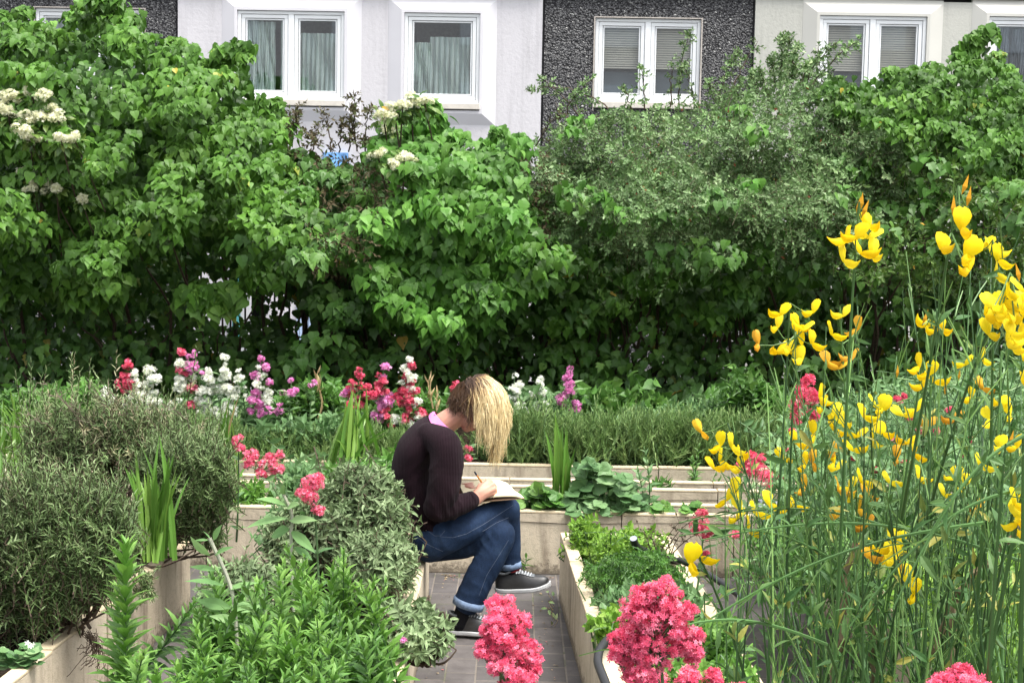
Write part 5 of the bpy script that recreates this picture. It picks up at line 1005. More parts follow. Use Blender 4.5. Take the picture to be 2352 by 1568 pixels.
CL = [
 (3.3, .9, [(2080,1010,'y'),(2100,1035,'y'),(2060,1045,'o'),(2045,1100,'y'),(2110,1090,'y')]), (3.2, .9, [(2190,1090,'y'),(2215,1110,'y'),(2170,1130,'y'),(2240,1160,'o')]), (3.4, .9, [(1830,1010,'y'),(1805,1045,'y'),(1850,1060,'y')]), (3.1, .9, [(2290,920,'y'),(2320,945,'y'),(2275,955,'y')]),  # clusters: Y, size factor, [(u,v,kind)] kind y yellow, o orange, b bud
 (2.7, 1.15, [(1965,540,'y'),(1990,538,'y'),(1978,575,'y'),(1938,592,'y'),(2003,578,'y'),(1945,545,'y'),(1998,515,'y'),(1967,488,'b'),(1975,478,'b'),(1978,492,'b')]),
 (2.6, 1.25, [(2208,520,'Y'),(2162,565,'y'),(2216,580,'Y'),(2224,615,'y'),(2188,490,'b'),(2220,468,'b'),(2208,440,'b')]),
 (2.75, 1.1, [(2275,572,'y'),(2292,590,'y'),(2284,620,'y'),(2255,565,'y')]),
 (2.5, 1.15, [(2305,680,'y'),(2340,698,'y'),(2262,715,'y'),(2292,735,'y'),(2322,762,'y'),(2280,700,'y'),(2312,775,'y'),(2345,740,'y'),(2342,640,'b'),(2352,775,'y'),(2272,760,'y'),(2310,720,'Y'),(2330,725,'y'),(2345,705,'Y'),(2300,700,'y'),(2350,660,'y'),(2325,790,'y'),(2338,680,'y'),(2285,715,'y')]),
 (3.2, .95, [(1790,715,'y'),(1785,745,'y'),(1742,783,'o'),(1835,742,'y'),(1866,710,'y'),(1842,750,'y')]),
 (3.2, .95, [(1840,785,'y'),(1812,800,'y'),(1782,802,'y'),(1865,782,'y'),(1842,818,'y')]),
 (3.3, .9, [(1935,718,'y'),(1910,760,'o'),(1970,748,'o'),(1905,826,'o'),(1955,818,'o'),(1925,838,'o')]),
 (3.0, .95, [(2122,742,'y'),(2165,750,'y'),(2145,755,'y'),(2118,738,'b')]),
 (3.0, .95, [(2112,835,'y'),(2132,852,'y'),(2120,880,'y'),(2147,870,'y')]),
 (2.9, .9, [(2352,820,'y'),(2230,905,'y'),(2258,885,'o'),(2350,872,'y')]),
 (3.3, .95, [(1890,930,'y'),(1912,945,'y'),(1882,905,'y'),(1935,966,'y'),(1916,980,'y'),(1870,990,'o')]),
 (3.3, .95, [(1985,950,'y'),(2027,930,'y'),(1965,995,'y'),(2000,1000,'y'),(1960,1026,'y'),(2030,990,'o')]),
 (3.4, .9, [(1915,1030,'o'),(1865,1055,'o'),(1916,1056,'y'),(1918,1070,'o')]),
 (3.4, .9, [(2105,935,'y'),(2075,945,'y'),(2190,960,'o'),(2130,970,'o'),(2010,925,'y')]),
 (2.8, .95, [(2300,1022,'y'),(2335,1020,'y'),(2252,1062,'y'),(2318,1015,'b')]),
 (3.6, .95, [(1655,1015,'y'),(1680,1018,'y'),(1702,1040,'y'),(1702,1065,'y'),(1652,1050,'o'),(1642,1068,'y'),(1612,985,'o')]),
 (3.6, .95, [(1695,1120,'y'),(1668,1140,'y'),(1702,1162,'y'),(1735,1170,'y'),(1690,1186,'y'),(1718,1208,'y'),(1765,1150,'y')]),
 (3.4, .95, [(1978,1098,'y'),(1950,1115,'y'),(1925,1118,'o'),(1940,1138,'y'),(1992,1130,'o'),(1970,1160,'o'),(1920,1180,'o'),(1985,1202,'o')]),
 (3.5, .85, [(1825,1155,'y'),(1850,1110,'o'),(1805,1165,'y')]),
 (3.3, 1.15, [(1585,1285,'Y'),(1605,1272,'y')]),
 (2.9, 1.1, [(2050,1242,'y'),(2035,1272,'Y'),(2012,1255,'y'),(2048,1285,'y'),(1995,1272,'o'),(2068,1248,'y')]),
 (2.9, 1.1, [(2085,1330,'Y'),(2098,1357,'y'),(2078,1312,'b')]), (3.0, .8, [(2235,1325,'b')]),
 (2.6, 1.1, [(2345,1165,'y'),(2330,1150,'y'),(2335,1180,'Y'),(2338,1195,'y'),(2350,1215,'y'),(2348,1180,'y')]),
 (3.3, .8, [(2255, 815,'y'),(2215,830,'y'),(2200,870,'b'),(2170,900,'b'),(2060,860,'b')]),
]
BB = np.array([.86, 3.15, .32])
broom = thing('broom_shrub', 'tall broom shrub with yellow pea flowers and rush-like green stems on the right', 'shrub', BB)
sb = MB(); lfb = MB(); nfl = 0
def bez(b0, e, k=18, lift=.28, wob=.03):
    t = np.linspace(0, 1, k)[:, None]; L = np.linalg.norm(e - b0); mid = b0 * .55 + e * .45 + np.array([rng.normal() * .03, rng.normal() * .03, lift * .5 * np.linalg.norm((e - b0)[:2]) + .02])
    c = (1 - t) ** 2 * b0 + 2 * t * (1 - t) * mid + t * t * e; return c + np.sin(t * rng.uniform(3, 7) + rng.random(3) * 6) * wob * L * .5 * t * (1 - t)
def bfoot(e):
    x = BB[0] + np.clip((e[0] - BB[0]) * .22, -.3, .4) + rng.normal() * .10; return np.array([x, BB[1] + rng.normal() * .3, BB[2] - .02])
def stem_leaves(c, n, sz=(.018, .042)):
    i = rng.integers(4, len(c) - 1, n); tan = nrm(c[i + 1] - c[i]); per = rdir(n); T = tan * .75 + per * .8; lfb.leaves(T_LANCE, c[i], T, np.array([0, -.4, .6]) + rng.normal(size=(n, 3)) * .4, rng.uniform(*sz, n) * 1.15, 1.3, rng.random(n) ** 1.6)
def twiglets(c, n, ln=(.03, .12)):
    i = rng.integers(6, len(c) - 1, n); tan = nrm(c[i + 1] - c[i]); d = nrm(tan + rdir(n) * .55); L = rng.uniform(*ln, (n, 1)); sb.tubes(np.stack([c[i], c[i] + d * L * .5 + np.array([0, 0, .004]), c[i] + d * L], 1), np.array([.0016, .0013, .0009])[None], 3, rng.random(n) * .6 + .4)
for (Y, sz, fl) in CL:
    ys = [f for f in fl]; cu = np.mean([f[0] for f in fl]); cv = np.mean([f[1] for f in fl]); vt = min(f[1] for f in fl)
    tip = at(cu + rng.normal() * 4, vt - 14, Y); foot = bfoot(tip)
    if cu < 1640 and cv > 1200: foot = np.array([.62, 3.6, .6])
    c = bez(foot, tip, 22); sb.tubes(c, np.interp(np.linspace(0, 1, 22), [0, .6, 1], [.0050, .0036, .0018])[None], 6, [rng.random() * .55]); stem_leaves(c, 12); twiglets(c, 8)
    for (u, v, k) in fl:
        P = at(u, v + (10 if k != 'b' else 8), Y + rng.normal() * .02); j = int(np.argmin(np.linalg.norm(c - P, axis=1))); sb.tubes(np.stack([c[j], (c[j] + P) / 2 + np.array([0, 0, -.004]), P]), .0013, 4, [.7])
        s = sz * Y * (.0112 if k == 'Y' else .0098); fb = MB(); a = rng.uniform(.25, 1.35) * rng.choice([-1, 1]) if k != 'Y' else rng.normal() * .3
        Nf = nrm(np.array([math.sin(a), -math.cos(a), -.15 + .5 * rng.random()])); T = nrm(np.array([rng.normal() * .4, rng.normal() * .2, 1]))
        if k == 'b': fb.leaves(T_BUD, [P], [np.array([rng.normal() * .3, 0, 1])], [[0, -1, 0]], s * 1.1, 1, .3)
        else: fb.leaves(T_PEA if k == 'Y' or rng.random() < .25 else T_PEA2, [P], [T], [Nf], s, rng.uniform(.8, 1.15), rng.random())
        fb.build('flower', M_ORA if k == 'b' or (k == 'o' and rng.random() < .6) else M_YEL, broom, smooth=(k != 'b')); nfl += 1
# flowerless rush-like stems
for i in range(150):
    u = rng.uniform(1640, 2420) if i < 105 else rng.uniform(1950, 2420); lo = np.interp(u, [1640, 1760, 1900, 2050, 2200, 2420], [1100, 720, 640, 600, 470, 430]); v = lo + (1250 - lo) * rng.random() ** .8; Y = rng.uniform(2.5, 3.9)
    e = at(u, v, Y); c = bez(bfoot(e) + np.array([rng.normal() * .16, 0, 0]), e, 18, .2, .05); r = rng.uniform(.0013, .0029); e = e + np.array([rng.normal() * .10, 0, 0]); sb.tubes(c, np.interp(np.linspace(0, 1, 18), [0, .55, 1], [r * 1.25, r, r * .35])[None], 5, [rng.random() ** 1.5]); stem_leaves(c, 12)
    if rng.random() < .9: twiglets(c, rng.integers(5, 16))
# a few long crossing stems
for (a, c0, e, f, Y) in [(2260, 1200, 1480, 1520, 2.7), (2352, 1290, 1610, 1240, 2.9), (1900, 1480, 1400, 1505, 2.6), (2352, 1000, 2050, 1400, 2.4), (2150, 1250, 1560, 1200, 3.3), (2270, 1568, 2310, 1020, 2.3), (2352, 1120, 1950, 1440, 2.6), (1980, 1330, 1560, 1230, 3.2)]:
    p = at(a, c0, Y); q = at(e, f, Y - .1); t = np.linspace(0, 1, 16)[:, None]; c = p + (q - p) * t + np.array([0, 0, .05]) * np.sin(t * 3.14); sb.tubes(c, np.linspace(.0034, .0014, 16)[None], 5, [.45]); stem_leaves(c, 7); twiglets(c, 5)
    b_ = bez(bfoot(p), p, 10); sb.tubes(b_, np.linspace(.0045, .0034, 10)[None], 5, [.5])
sb.build('stems', M_BST, broom); lfb.build('foliage', M_BLF, broom)
wb_ = MB()
for (a, c0, e, f) in [(1915, 1568, 1960, 1250), (2110, 1568, 2190, 1380), (2190, 1380, 2352, 1200), (2020, 1600, 2000, 1420)]:
    p = at(a, c0, 3.2); q = at(e, f, 3.15); t = np.linspace(0, 1, 10)[:, None]; wb_.tubes(p + (q - p) * t + rng.normal(size=(10, 3)) * .004, np.linspace(.009, .006, 10)[None], 6)
    wb_.tubes(np.linspace(np.array([BB[0] + .1 * (p[0] - BB[0]), BB[1], BB[2]]), p, 6), .011, 6)
wb_.build('old_wood', M_WOOD, broom)
# ---------------------------------------------------------------- hoses and litter
M_HOSE = plain('black_rubber_hose', (.018, .018, .02), .45, .5, .1, 20); M_CUT = plain('grey_hose_cut', (.30, .33, .40), .7)
def hose(label, pts, r, cap=False):
    P = np.array(pts, float); t = np.linspace(0, 1, 40) * (len(P) - 1); c = np.stack([np.interp(t, np.arange(len(P)), P[:, k]) for k in range(3)], -1)
    for _ in range(6): c[1:-1] = (c[:-2] + c[1:-1] * 2 + c[2:]) / 4
    root = thing('garden_hose', label, 'hose', c[0], 'black irrigation hose pieces'); mb = MB(); mb.tubes(c, r, 12)
    mb.build('tube', M_HOSE, root, smooth=True)
    d = nrm(c[0] - c[1]); k = 14; a, b_ = frame(d[None]); an = np.arange(k) / k * 2 * np.pi; ring = c[0] + d * .001 + (a * np.cos(an)[:, None] + b_ * np.sin(an)[:, None]) * r * .96
    MB().add(np.concatenate([[c[0] + d * .0015], ring]), np.array([(0, 1 + i, 1 + (i + 1) % k) for i in range(k)])).build('cut_end', M_CUT, root)
    return root
hose('short upright black hose with a grey cut end among the lime green herbs', [at(1455, 1236, 7.0), at(1458, 1250, 7.02), at(1472, 1262, 7.1), at(1512, 1276, 7.15), at(1560, 1290, 7.2)], .017)
hose('straight black hose crossing the coping under the yellow broom flower', [at(1698, 1366, 6.5), at(1650, 1333, 6.6), at(1597, 1300, 6.7), at(1560, 1285, 6.8)], .014)
hose('curved black hose looping over the coping beside the close valerian heads', [at(1418, 1452, 5.9), at(1395, 1468, 5.75), at(1376, 1492, 5.6), at(1372, 1520, 5.5), at(1384, 1550, 5.4), at(1400, 1590, 5.3)], .016)
lt = thing('litter_bag', 'crumpled blue and white plastic wrapper behind the left broom stems', 'wrapper', at(1765, 1175, 7.0)); n = 14
g = [(at(1738 + 55 * i / n + rng.normal() * 2, 1150 + 45 * j / 8 + rng.normal() * 3, 7.0 + rng.normal() * .02)) for j in range(9) for i in range(n + 1)]; q = [(j * (n + 1) + i, j * (n + 1) + i + 1, (j + 1) * (n + 1) + i + 1, (j + 1) * (n + 1) + i) for j in range(8) for i in range(n)]
MB().add(g, np.array(q[:5 * n])).build('white_film', plain('white_film', (.75, .77, .82), .3, .5), lt); MB().add(g, np.array(q[5 * n:])).build('blue_film', plain('blue_film', (.05, .18, .55), .3, .5), lt)
# ================================================================ the seated person
from mathutils.bvhtree import BVHTree
PY_ = 7.28
def p(u, v, dy=0.0): return at(u, v, PY_ + dy)
U = px(PY_)
def ctube(mb, pts, rad, sides=14, ecc=None):
    """closed tapered tube with rounded ends; ecc = (axis, factor) flattens its section along an axis"""
    pts = np.array(pts, float); rad = np.array(rad, float); k = len(pts)
    t = np.linspace(0, k - 1, (k - 1) * 5 + 1); P = np.stack([np.interp(t, np.arange(k), pts[:, j]) for j in range(3)], -1); r = np.interp(t, np.arange(k), rad)
    for _ in range(3): P[1:-1] = (P[:-2] + 2 * P[1:-1] + P[2:]) / 4; r[1:-1] = (r[:-2] + 2 * r[1:-1] + r[2:]) / 4
    d0 = nrm(P[0] - P[1]); d1 = nrm(P[-1] - P[-2]); th = np.array([.35, .8, 1.2, 1.45])
    P = np.concatenate([[P[0] + d0 * r[0] * math.sin(a) for a in th[::-1]], P, [P[-1] + d1 * r[-1] * math.sin(a) for a in th]])
    r = np.concatenate([[r[0] * math.cos(a) for a in th[::-1]], r, [r[-1] * math.cos(a) for a in th]])
    n0 = mb.n; mb.tubes(P, r[None], sides, .5); v = mb.v[-1]
    if ecc is not None:
        ax, f = nrm(np.array(ecc[0], float)), ecc[1]; c = np.repeat(P, sides, 0); d = v - c; mb.v[-1] = c + d + ax * ((d @ ax) * (f - 1))[:, None]
    mb.f.append(np.array([list(range(n0, n0 + sides))[::-1]])); mb.f.append(np.array([[n0 + (len(P) - 1) * sides + i for i in range(sides)]]))
def loft(mb, secs, n=24):
    """closed loft through (centre, half-axis A, half-axis B)"""
    k = len(secs); t = np.linspace(0, k - 1, (k - 1) * 4 + 1)
    g = lambda j: np.stack([np.interp(t, np.arange(k), np.array([s[j] for s in secs])[:, q]) for q in range(3)], -1)
    c, A, B = g(0), g(1), g(2)
    for X in (c, A, B):
        for _ in range(4): X[1:-1] = (X[:-2] + 2 * X[1:-1] + X[2:]) / 4
    an = np.arange(n) / n * 2 * np.pi; v = c[:, None] + A[:, None] * np.cos(an)[None, :, None] + B[:, None] * np.sin(an)[None, :, None]; m = len(t)
    q = np.array([(i * n + j, i * n + (j + 1) % n, (i + 1) * n + (j + 1) % n, (i + 1) * n + j) for i in range(m - 1) for j in range(n)])
    mb.add(v.reshape(-1, 3), [q, np.array([list(range(n))[::-1]]), np.array([[(m - 1) * n + i for i in range(n)]])])
def ell(mb, c, ax, n=18):
    """ellipsoid with half axes ax (3 vectors)"""
    th = np.linspace(0, math.pi, n // 2 + 1); ph = np.arange(n) / n * 2 * np.pi; v = [c + ax[2] * math.cos(a) + (ax[0] * math.cos(b) + ax[1] * math.sin(b)) * max(math.sin(a), 1e-3) for a in th for b in ph]
    q = np.array([(i * n + j, (i + 1) * n + j, (i + 1) * n + (j + 1) % n, i * n + (j + 1) % n) for i in range(n // 2) for j in range(n)]); mb.add(v, q)
def remesh(mb, name, vox, it, m, root, fold=None):
    o = mb.build('temp', m, None); r = o.modifiers.new('r', 'REMESH'); r.mode = 'VOXEL'; r.voxel_size = vox; r.use_smooth_shade = True
    s = o.modifiers.new('s', 'SMOOTH'); s.factor = .5; s.iterations = it
    dg = bpy.context.evaluated_depsgraph_get(); me = bpy.data.meshes.new_from_object(o.evaluated_get(dg)); bpy.data.objects.remove(o)
    n = len(me.vertices); v = np.empty(n * 3, np.float32); me.vertices.foreach_get('co', v); v = v.reshape(-1, 3).astype(float)
    if fold: 
        no = np.empty(n * 3, np.float32); me.vertices.foreach_get('normal', no); v = v + no.reshape(-1, 3) * fold(v)[:, None]
    bv = None; v2 = v - np.array(root.location); me.vertices.foreach_set('co', v2.astype(np.float32).ravel()); me.polygons.foreach_set('use_smooth', np.ones(len(me.polygons), bool)); me.update()
    me.name = name; me.materials.clear(); me.materials.append(m); ob = bpy.data.objects.new(name, me); COL.objects.link(ob); ob.parent = root
    tr = [tuple(q.vertices) for q in me.polygons]; ob_bvh = BVHTree.FromPolygons([tuple(x) for x in v], tr); return ob, ob_bvh
def onto(bvh, u, v):
    d = Vector(ray(u, v)).normalized(); h = bvh.ray_cast(CAMP, d); return np.array(h[0]) if h[0] else None
# ---- materials
M_SKIN = NT('skin'); _n = M_SKIN.noise(M_SKIN.coord('Object'), 14, 3); M_SKIN.base(M_SKIN.ramp(_n, [(.3, (.50, .235, .165)), (.7, (.60, .31, .225))])); M_SKIN.rough(.55); M_SKIN.p.inputs['Subsurface Weight'].default_value = .12; M_SKIN.p.inputs['Subsurface Radius'].default_value = (.02, .008, .005); M_SKIN = M_SKIN.m
def knit():
    t = NT('plum_black_knit'); co = t.coord('Object'); w1 = t.new('ShaderNodeTexWave', wave_type='BANDS', bands_direction='X'); w1.inputs['Scale'].default_value = 46; w1.inputs['Distortion'].default_value = 1.6; w1.inputs['Detail'].default_value = 2; t.link(co, w1.inputs[0])
    w2 = t.new('ShaderNodeTexWave', wave_type='BANDS', bands_direction='Z'); w2.inputs['Scale'].default_value = 120; w2.inputs['Distortion'].default_value = 1; t.link(co, w2.inputs[0])
    n = t.noise(co, 7, 4); c = t.ramp(n, [(.3, (.0085, .0038, .0058)), (.7, (.018, .008, .0125))]); rib = t.math('ADD', w1.outputs['Fac'], t.math('MULTIPLY', w2.outputs['Fac'], .5))
    c = t.mix(c, (.036, .017, .025), t.math('MULTIPLY', t.ramp(w1.outputs['Fac'], [(.55, 0), (1, 1)]), .18)); t.base(c); t.rough(.95); t.spec(.1); t.p.inputs['Sheen Weight'].default_value = .04; t.bump(t.math('ADD', rib, t.math('MULTIPLY', n, 2.0)), .55, .005); return t.m
M_KNIT = knit()
def denim():
    t = NT('blue_denim'); co = t.coord('Object'); n = t.noise(co, 7, 5, .6); f = t.noise(co, 260, 2); g = t.noise(t.coord('Object', (40, 40, 8)), 3, 4)
    c = t.ramp(n, [(.32, (.007, .016, .038)), (.55, (.013, .029, .068)), (.75, (.032, .058, .112))]); c = t.mix(c, t.ramp(f, [(.3, .65), (.7, 1.3)]), .6, 'MULTIPLY'); c = t.mix(c, t.ramp(g, [(.3, .75), (.7, 1.2)]), .5, 'MULTIPLY'); t.base(c); t.rough(.85); t.spec(.2); t.bump(t.math('ADD', f, g), .25, .004); return t.m
M_DENIM = denim(); M_DENL = plain('washed_denim_cuff', (.15, .21, .32), .9, .2, .25, 90); M_SEAM = plain('pale_seam_thread', (.10, .125, .18), .8)
M_SOCK = plain('black_sock', (.010, .010, .012), .95, .1); M_SOCKR = plain('dark_red_sock_band', (.22, .02, .025), .9); M_SHOE = plain('black_leather', (.022, .022, .023), .42, .5, .25, 40, .15); M_SHOEG = plain('dark_grey_leather_panel', (.11, .12, .13), .4, .5, .2, 30)
M_SOLE = plain('pale_shoe_sole', (.50, .51, .52), .6, .4, .1); M_LACE = plain('lace_cord', (.03, .03, .032), .7); M_LACEG = plain('grey_lace_cord', (.42, .44, .46), .7); M_TOP = plain('pink_top_cotton', (.62, .20, .46), .8, .2, .08); M_STRAP = plain('navy_strap', (.04, .06, .16), .7)
M_HAIR = attr_mat('dyed_hair', [(0, (.075, .042, .027)), (.3, (.16, .092, .054)), (.55, (.56, .38, .17)), (1, (.93, .78, .46))], .42, .45, .18); M_RIVET = plain('brass_rivet', (.85, .70, .45), .3, .5, .05, 5, 0, .6)
seat = p(975, 1290); person = thing('person', 'person with half blonde hair in dark knit top and jeans, bent over a notebook', 'person', (seat[0], seat[1], .34))
X3, Y3, Z3 = np.eye(3)
hk, hu = np.array([.57, 0, -.82]), np.array([.82, 0, .57])           # face direction and head-up direction
HC = p(1092, 930, 0)
# ---- one continuous body: head, neck, trunk, arms, hands, legs, feet
bm = MB()
ell(bm, HC - hk * .008 + hu * .018, (hk * .096, Y3 * .074, hu * .094)); ell(bm, HC + hk * .030 - hu * .045, (hk * .058, Y3 * .056, hu * .068)); ell(bm, HC + hk * .060 - hu * .088, (hk * .026, Y3 * .030, hu * .024))
ctube(bm, [HC + hk * .082 + hu * .012, HC + hk * .098 - hu * .018, HC + hk * .106 - hu * .032], [.008, .011, .013], 10); ell(bm, HC + hk * .094 - hu * .036, (hk * .012, Y3 * .019, hu * .009))     # nose
ell(bm, HC + hk * .086 - hu * .064, (hk * .010, Y3 * .024, hu * .008)); ell(bm, HC + hk * .083 - hu * .076, (hk * .010, Y3 * .020, hu * .008)); ell(bm, HC + hk * .078 + hu * .030, (hk * .012, Y3 * .045, hu * .010))  # lips, brow
for s in (-1, 1): ell(bm, HC - hk * .012 + Y3 * s * .076 - hu * .012, (hk * .018, Y3 * .008, hu * .030)); ell(bm, HC + hk * .068 + Y3 * s * .036 - hu * .022, (hk * .020, Y3 * .022, hu * .022))
ctube(bm, [p(1005, 985), p(1030, 966), p(1056, 950), p(1072, 940)], [.058, .054, .052, .054], 16)
loft(bm, [(p(990, 1230), X3 * .07, Y3 * .12), (p(968, 1150), X3 * .07, Y3 * .11), (p(948, 1085), X3 * .075, Y3 * .12), (p(956, 1035), (X3 * .8 - Z3 * .4) * .075, Y3 * .13), (p(985, 1003), (X3 * .5 - Z3 * .7) * .06, Y3 * .14), (p(1008, 985), (X3 * .4 - Z3 * .8) * .045, Y3 * .08)])
SR, ER, WR = p(1030, 1018, -.15), p(1002, 1166, -.205), p(1086, 1147, -.125); SL, EL, WL = p(1030, 1012, .15), p(1020, 1155, .22), p(1058, 1127, .11)
ctube(bm, [SR, ER], [.046, .038]); ctube(bm, [ER, (ER + WR) / 2, WR, p(1093, 1142, -.115)], [.036, .035, .027, .026]); ctube(bm, [SL, EL], [.046, .038]); ctube(bm, [EL, (EL + WL) / 2, WL], [.036, .034, .025])
def finger(pts, r): ctube(bm, pts, r, 10)
# right hand, writing
K = [p(1121, 1104, -.066), p(1131, 1112, -.078), p(1135, 1122, -.082), p(1132, 1132, -.080)]
for i, k_ in enumerate(K): ctube(bm, [p(1092 + i, 1138 + i * 4, -.118), (p(1092, 1140, -.118) + k_) / 2 + np.array([0, -.010, .002]), k_], [.021, .019, .0125], 10)
finger([K[0], p(1131, 1109, -.043), p(1131, 1120, -.020), p(1126, 1130, -.008)], [.0115, .0105, .0095, .0078]); finger([K[1], p(1138, 1118, -.048), p(1133, 1129, -.022), p(1126, 1136, -.014)], [.0115, .0105, .0095, .008])
finger([K[2], p(1139, 1129, -.052), p(1131, 1138, -.032), p(1123, 1140, -.030)], [.011, .010, .009, .0078]); finger([K[3], p(1134, 1140, -.058), p(1126, 1144, -.042), p(1119, 1143, -.042)], [.0105, .0095, .0085, .0072])
finger([p(1099, 1128, -.100), p(1104, 1113, -.075), p(1113, 1113, -.040), p(1121, 1122, -.016)], [.017, .0135, .0115, .009])
# left hand, flat on the page edge
KL = [p(1084, 1123, .045), p(1087, 1119, .063), p(1086, 1115, .081), p(1083, 1112, .097)]
for i, k_ in enumerate(KL): ctube(bm, [p(1062, 1125 - i * 2, .10 + .004 * i), (p(1064, 1124, .095) + k_) / 2 + np.array([0, 0, .004]), k_], [.020, .017, .012], 10)
for i, k_ in enumerate(KL):
    L_ = (.034, .039, .037, .028)[i]; d = nrm(np.array([1, -.18 + .10 * i, .02])); finger([k_, k_ + d * L_ + Z3 * .004, k_ + d * L_ * 1.7 - Z3 * .004, k_ + d * L_ * 2.15 - Z3 * .012], [.011, .010, .0088, .0072])
finger([p(1066, 1128, .085), p(1076, 1131, .045), p(1088, 1129, .022), p(1096, 1126, .010)], [.016, .0128, .011, .0085])
RH, RK, RA = p(992, 1242, -.09), p(1168, 1168, .035), p(1178, 1308, .10); LH, LK, LA = p(992, 1246, .09), p(1150, 1226, -.05), p(1062, 1415, -.06)
ctube(bm, [RH, RK], [.07, .045]); ctube(bm, [RK, p(1168, 1180, .045), p(1170, 1230, .085), RA], [.036, .036, .034, .028]); ctube(bm, [LH, LK], [.07, .048]); ctube(bm, [LK, p(1115, 1302, -.056), LA], [.040, .040, .028]); ell(bm, p(985, 1245), (X3 * .08, Y3 * .14, Z3 * .07))
ctube(bm, [RA, p(1205, 1335, .10), p(1245, 1340, .10)], [.030, .026, .016], 10); ctube(bm, [LA, p(1090, 1437, -.07), p(1130, 1444, -.08)], [.030, .026, .016], 10)
remesh(bm, 'body', .0042, 2, M_SKIN, person)
for s in (-1, 1):
    e = MB(); ell(e, HC + hk * .079 + Y3 * s * .034 + hu * .004, (hk * .006, Y3 * .012, hu * .0035)); e.build('eye', plain('dark_lashes', (.03, .02, .015), .5), person, smooth=True)
# ---- knit top
tm = MB()
loft(tm, [(p(1000, 1222), X3 * .100, Y3 * .155), (p(992, 1205), X3 * .098, Y3 * .155), (p(968, 1150), (X3 * .98 + Z3 * .12) * .098, Y3 * .15), (p(946, 1090), (X3 + Z3 * .05) * .100, Y3 * .150), (p(948, 1048), (X3 * .92 - Z3 * .35) * .096, Y3 * .160), (p(966, 1014), (X3 * .75 - Z3 * .62) * .090, Y3 * .168), (p(990, 992), (X3 * .60 - Z3 * .80) * .080, Y3 * .150), (p(1004, 984), (X3 * .55 - Z3 * .84) * .066, Y3 * .105)])
ctube(tm, [p(985, 1000, -.10), p(1025, 1018, -.165), p(1026, 1085, -.20), p(1014, 1140, -.215), p(1003, 1168, -.21)], [.060, .078, .078, .072, .060], 18)
ctube(tm, [p(1003, 1168, -.21), p(1030, 1166, -.19), p(1060, 1158, -.155), p(1082, 1148, -.13)], [.062, .060, .050, .040], 16)
ctube(tm, [p(985, 998, .10), p(1022, 1012, .165), p(1020, 1085, .20), p(1016, 1150, .215)], [.060, .074, .072, .060], 18); ctube(tm, [p(1016, 1150, .215), p(1036, 1142, .17), p(1052, 1130, .125)], [.060, .052, .040], 16)
def ridge(x): return 1 - 2 * np.abs(np.sin(x)) ** .7
def tfold(v):
    d = np.linalg.norm(v - (ER + np.array([.03, 0, .02])), axis=1); m = np.exp(-(d / .085) ** 2); a = ridge((v[:, 0] * .9 + v[:, 2] * .5) * 62 + 2 * np.sin(v[:, 1] * 25)) * .0050 * m
    h = np.exp(-((v[:, 2] - p(990, 1195)[2]) / .06) ** 2); a += ridge(v[:, 2] * 55 + v[:, 0] * 22 + 2.5 * np.sin(v[:, 1] * 12 + v[:, 0] * 9)) * .0055 * h
    sh = np.exp(-(np.linalg.norm(v - p(1000, 1075, -.14), axis=1) / .10) ** 2); a += ridge((v[:, 0] - v[:, 2] * .45) * 48 + 1.5 * np.sin(v[:, 2] * 20)) * .0045 * sh
    bk = np.exp(-(np.linalg.norm(v - p(950, 1130, -.06), axis=1) / .12) ** 2); return a + ridge((v[:, 2] - v[:, 0] * .3) * 44 + np.sin(v[:, 0] * 22)) * .0030 * bk + np.sin(v[:, 0] * 31 + v[:, 2] * 40) * .0015
knit_ob, knit_b = remesh(tm, 'sweater', .0065, 5, M_KNIT, person, tfold)
for (c, d, r) in ((p(1083, 1148, -.13), nrm(WR - ER), .0375), (p(1053, 1130, .125), nrm(WL - EL), .037)):
    cb = MB(); a, b = frame(np.array(d)[None]); an = np.arange(24) / 24 * 2 * np.pi; rings = []
    for s, q in ((-.012, r * .99), (-.010, r * 1.08), (.010, r * 1.06), (.012, r * .9)): rings.append(c + d * s + (a * np.cos(an)[:, None] + b * np.sin(an)[:, None]) * q)
    cb.add(np.concatenate(rings), np.array([(i * 24 + j, i * 24 + (j + 1) % 24, (i + 1) * 24 + (j + 1) % 24, (i + 1) * 24 + j) for i in range(3) for j in range(24)])); cb.build('sleeve_cuff', M_KNIT, person, smooth=True)
cl = MB(); nk = []; an = np.arange(28) / 28 * 2 * np.pi
for (c, A, B) in ((p(1006, 982), (X3 * .62 - Z3 * .78) * .070, Y3 * .110), (p(1010, 975), (X3 * .66 - Z3 * .75) * .068, Y3 * .092), (p(1016, 968), (X3 * .70 - Z3 * .72) * .063, Y3 * .074), (p(1019, 966), (X3 * .72 - Z3 * .70) * .058, Y3 * .062)): nk.append(c + A * np.cos(an)[:, None] + B * np.sin(an)[:, None])
cl.add(np.concatenate(nk), np.array([(i * 28 + j, i * 28 + (j + 1) % 28, (i + 1) * 28 + (j + 1) % 28, (i + 1) * 28 + j) for i in range(3) for j in range(28)])); cl.build('pink_top', M_TOP, person, smooth=True)
nv = np.concatenate(nk); bvc = BVHTree.FromPolygons([tuple(x) for x in nv], [(i * 28 + j, i * 28 + (j + 1) % 28, (i + 1) * 28 + (j + 1) % 28, (i + 1) * 28 + j) for i in range(3) for j in range(28)])
st = [onto(bvc, u, v) for u, v in ((988, 948), (998, 953), (1010, 958), (1020, 966), (1030, 976), (1036, 984))]; st = [s - np.array([0, .003, 0]) for s in st if s is not None]
if len(st) > 2: sbm = MB(); sbm.tubes(np.array(st), .0035, 6); sbm.build('strap', M_STRAP, person)
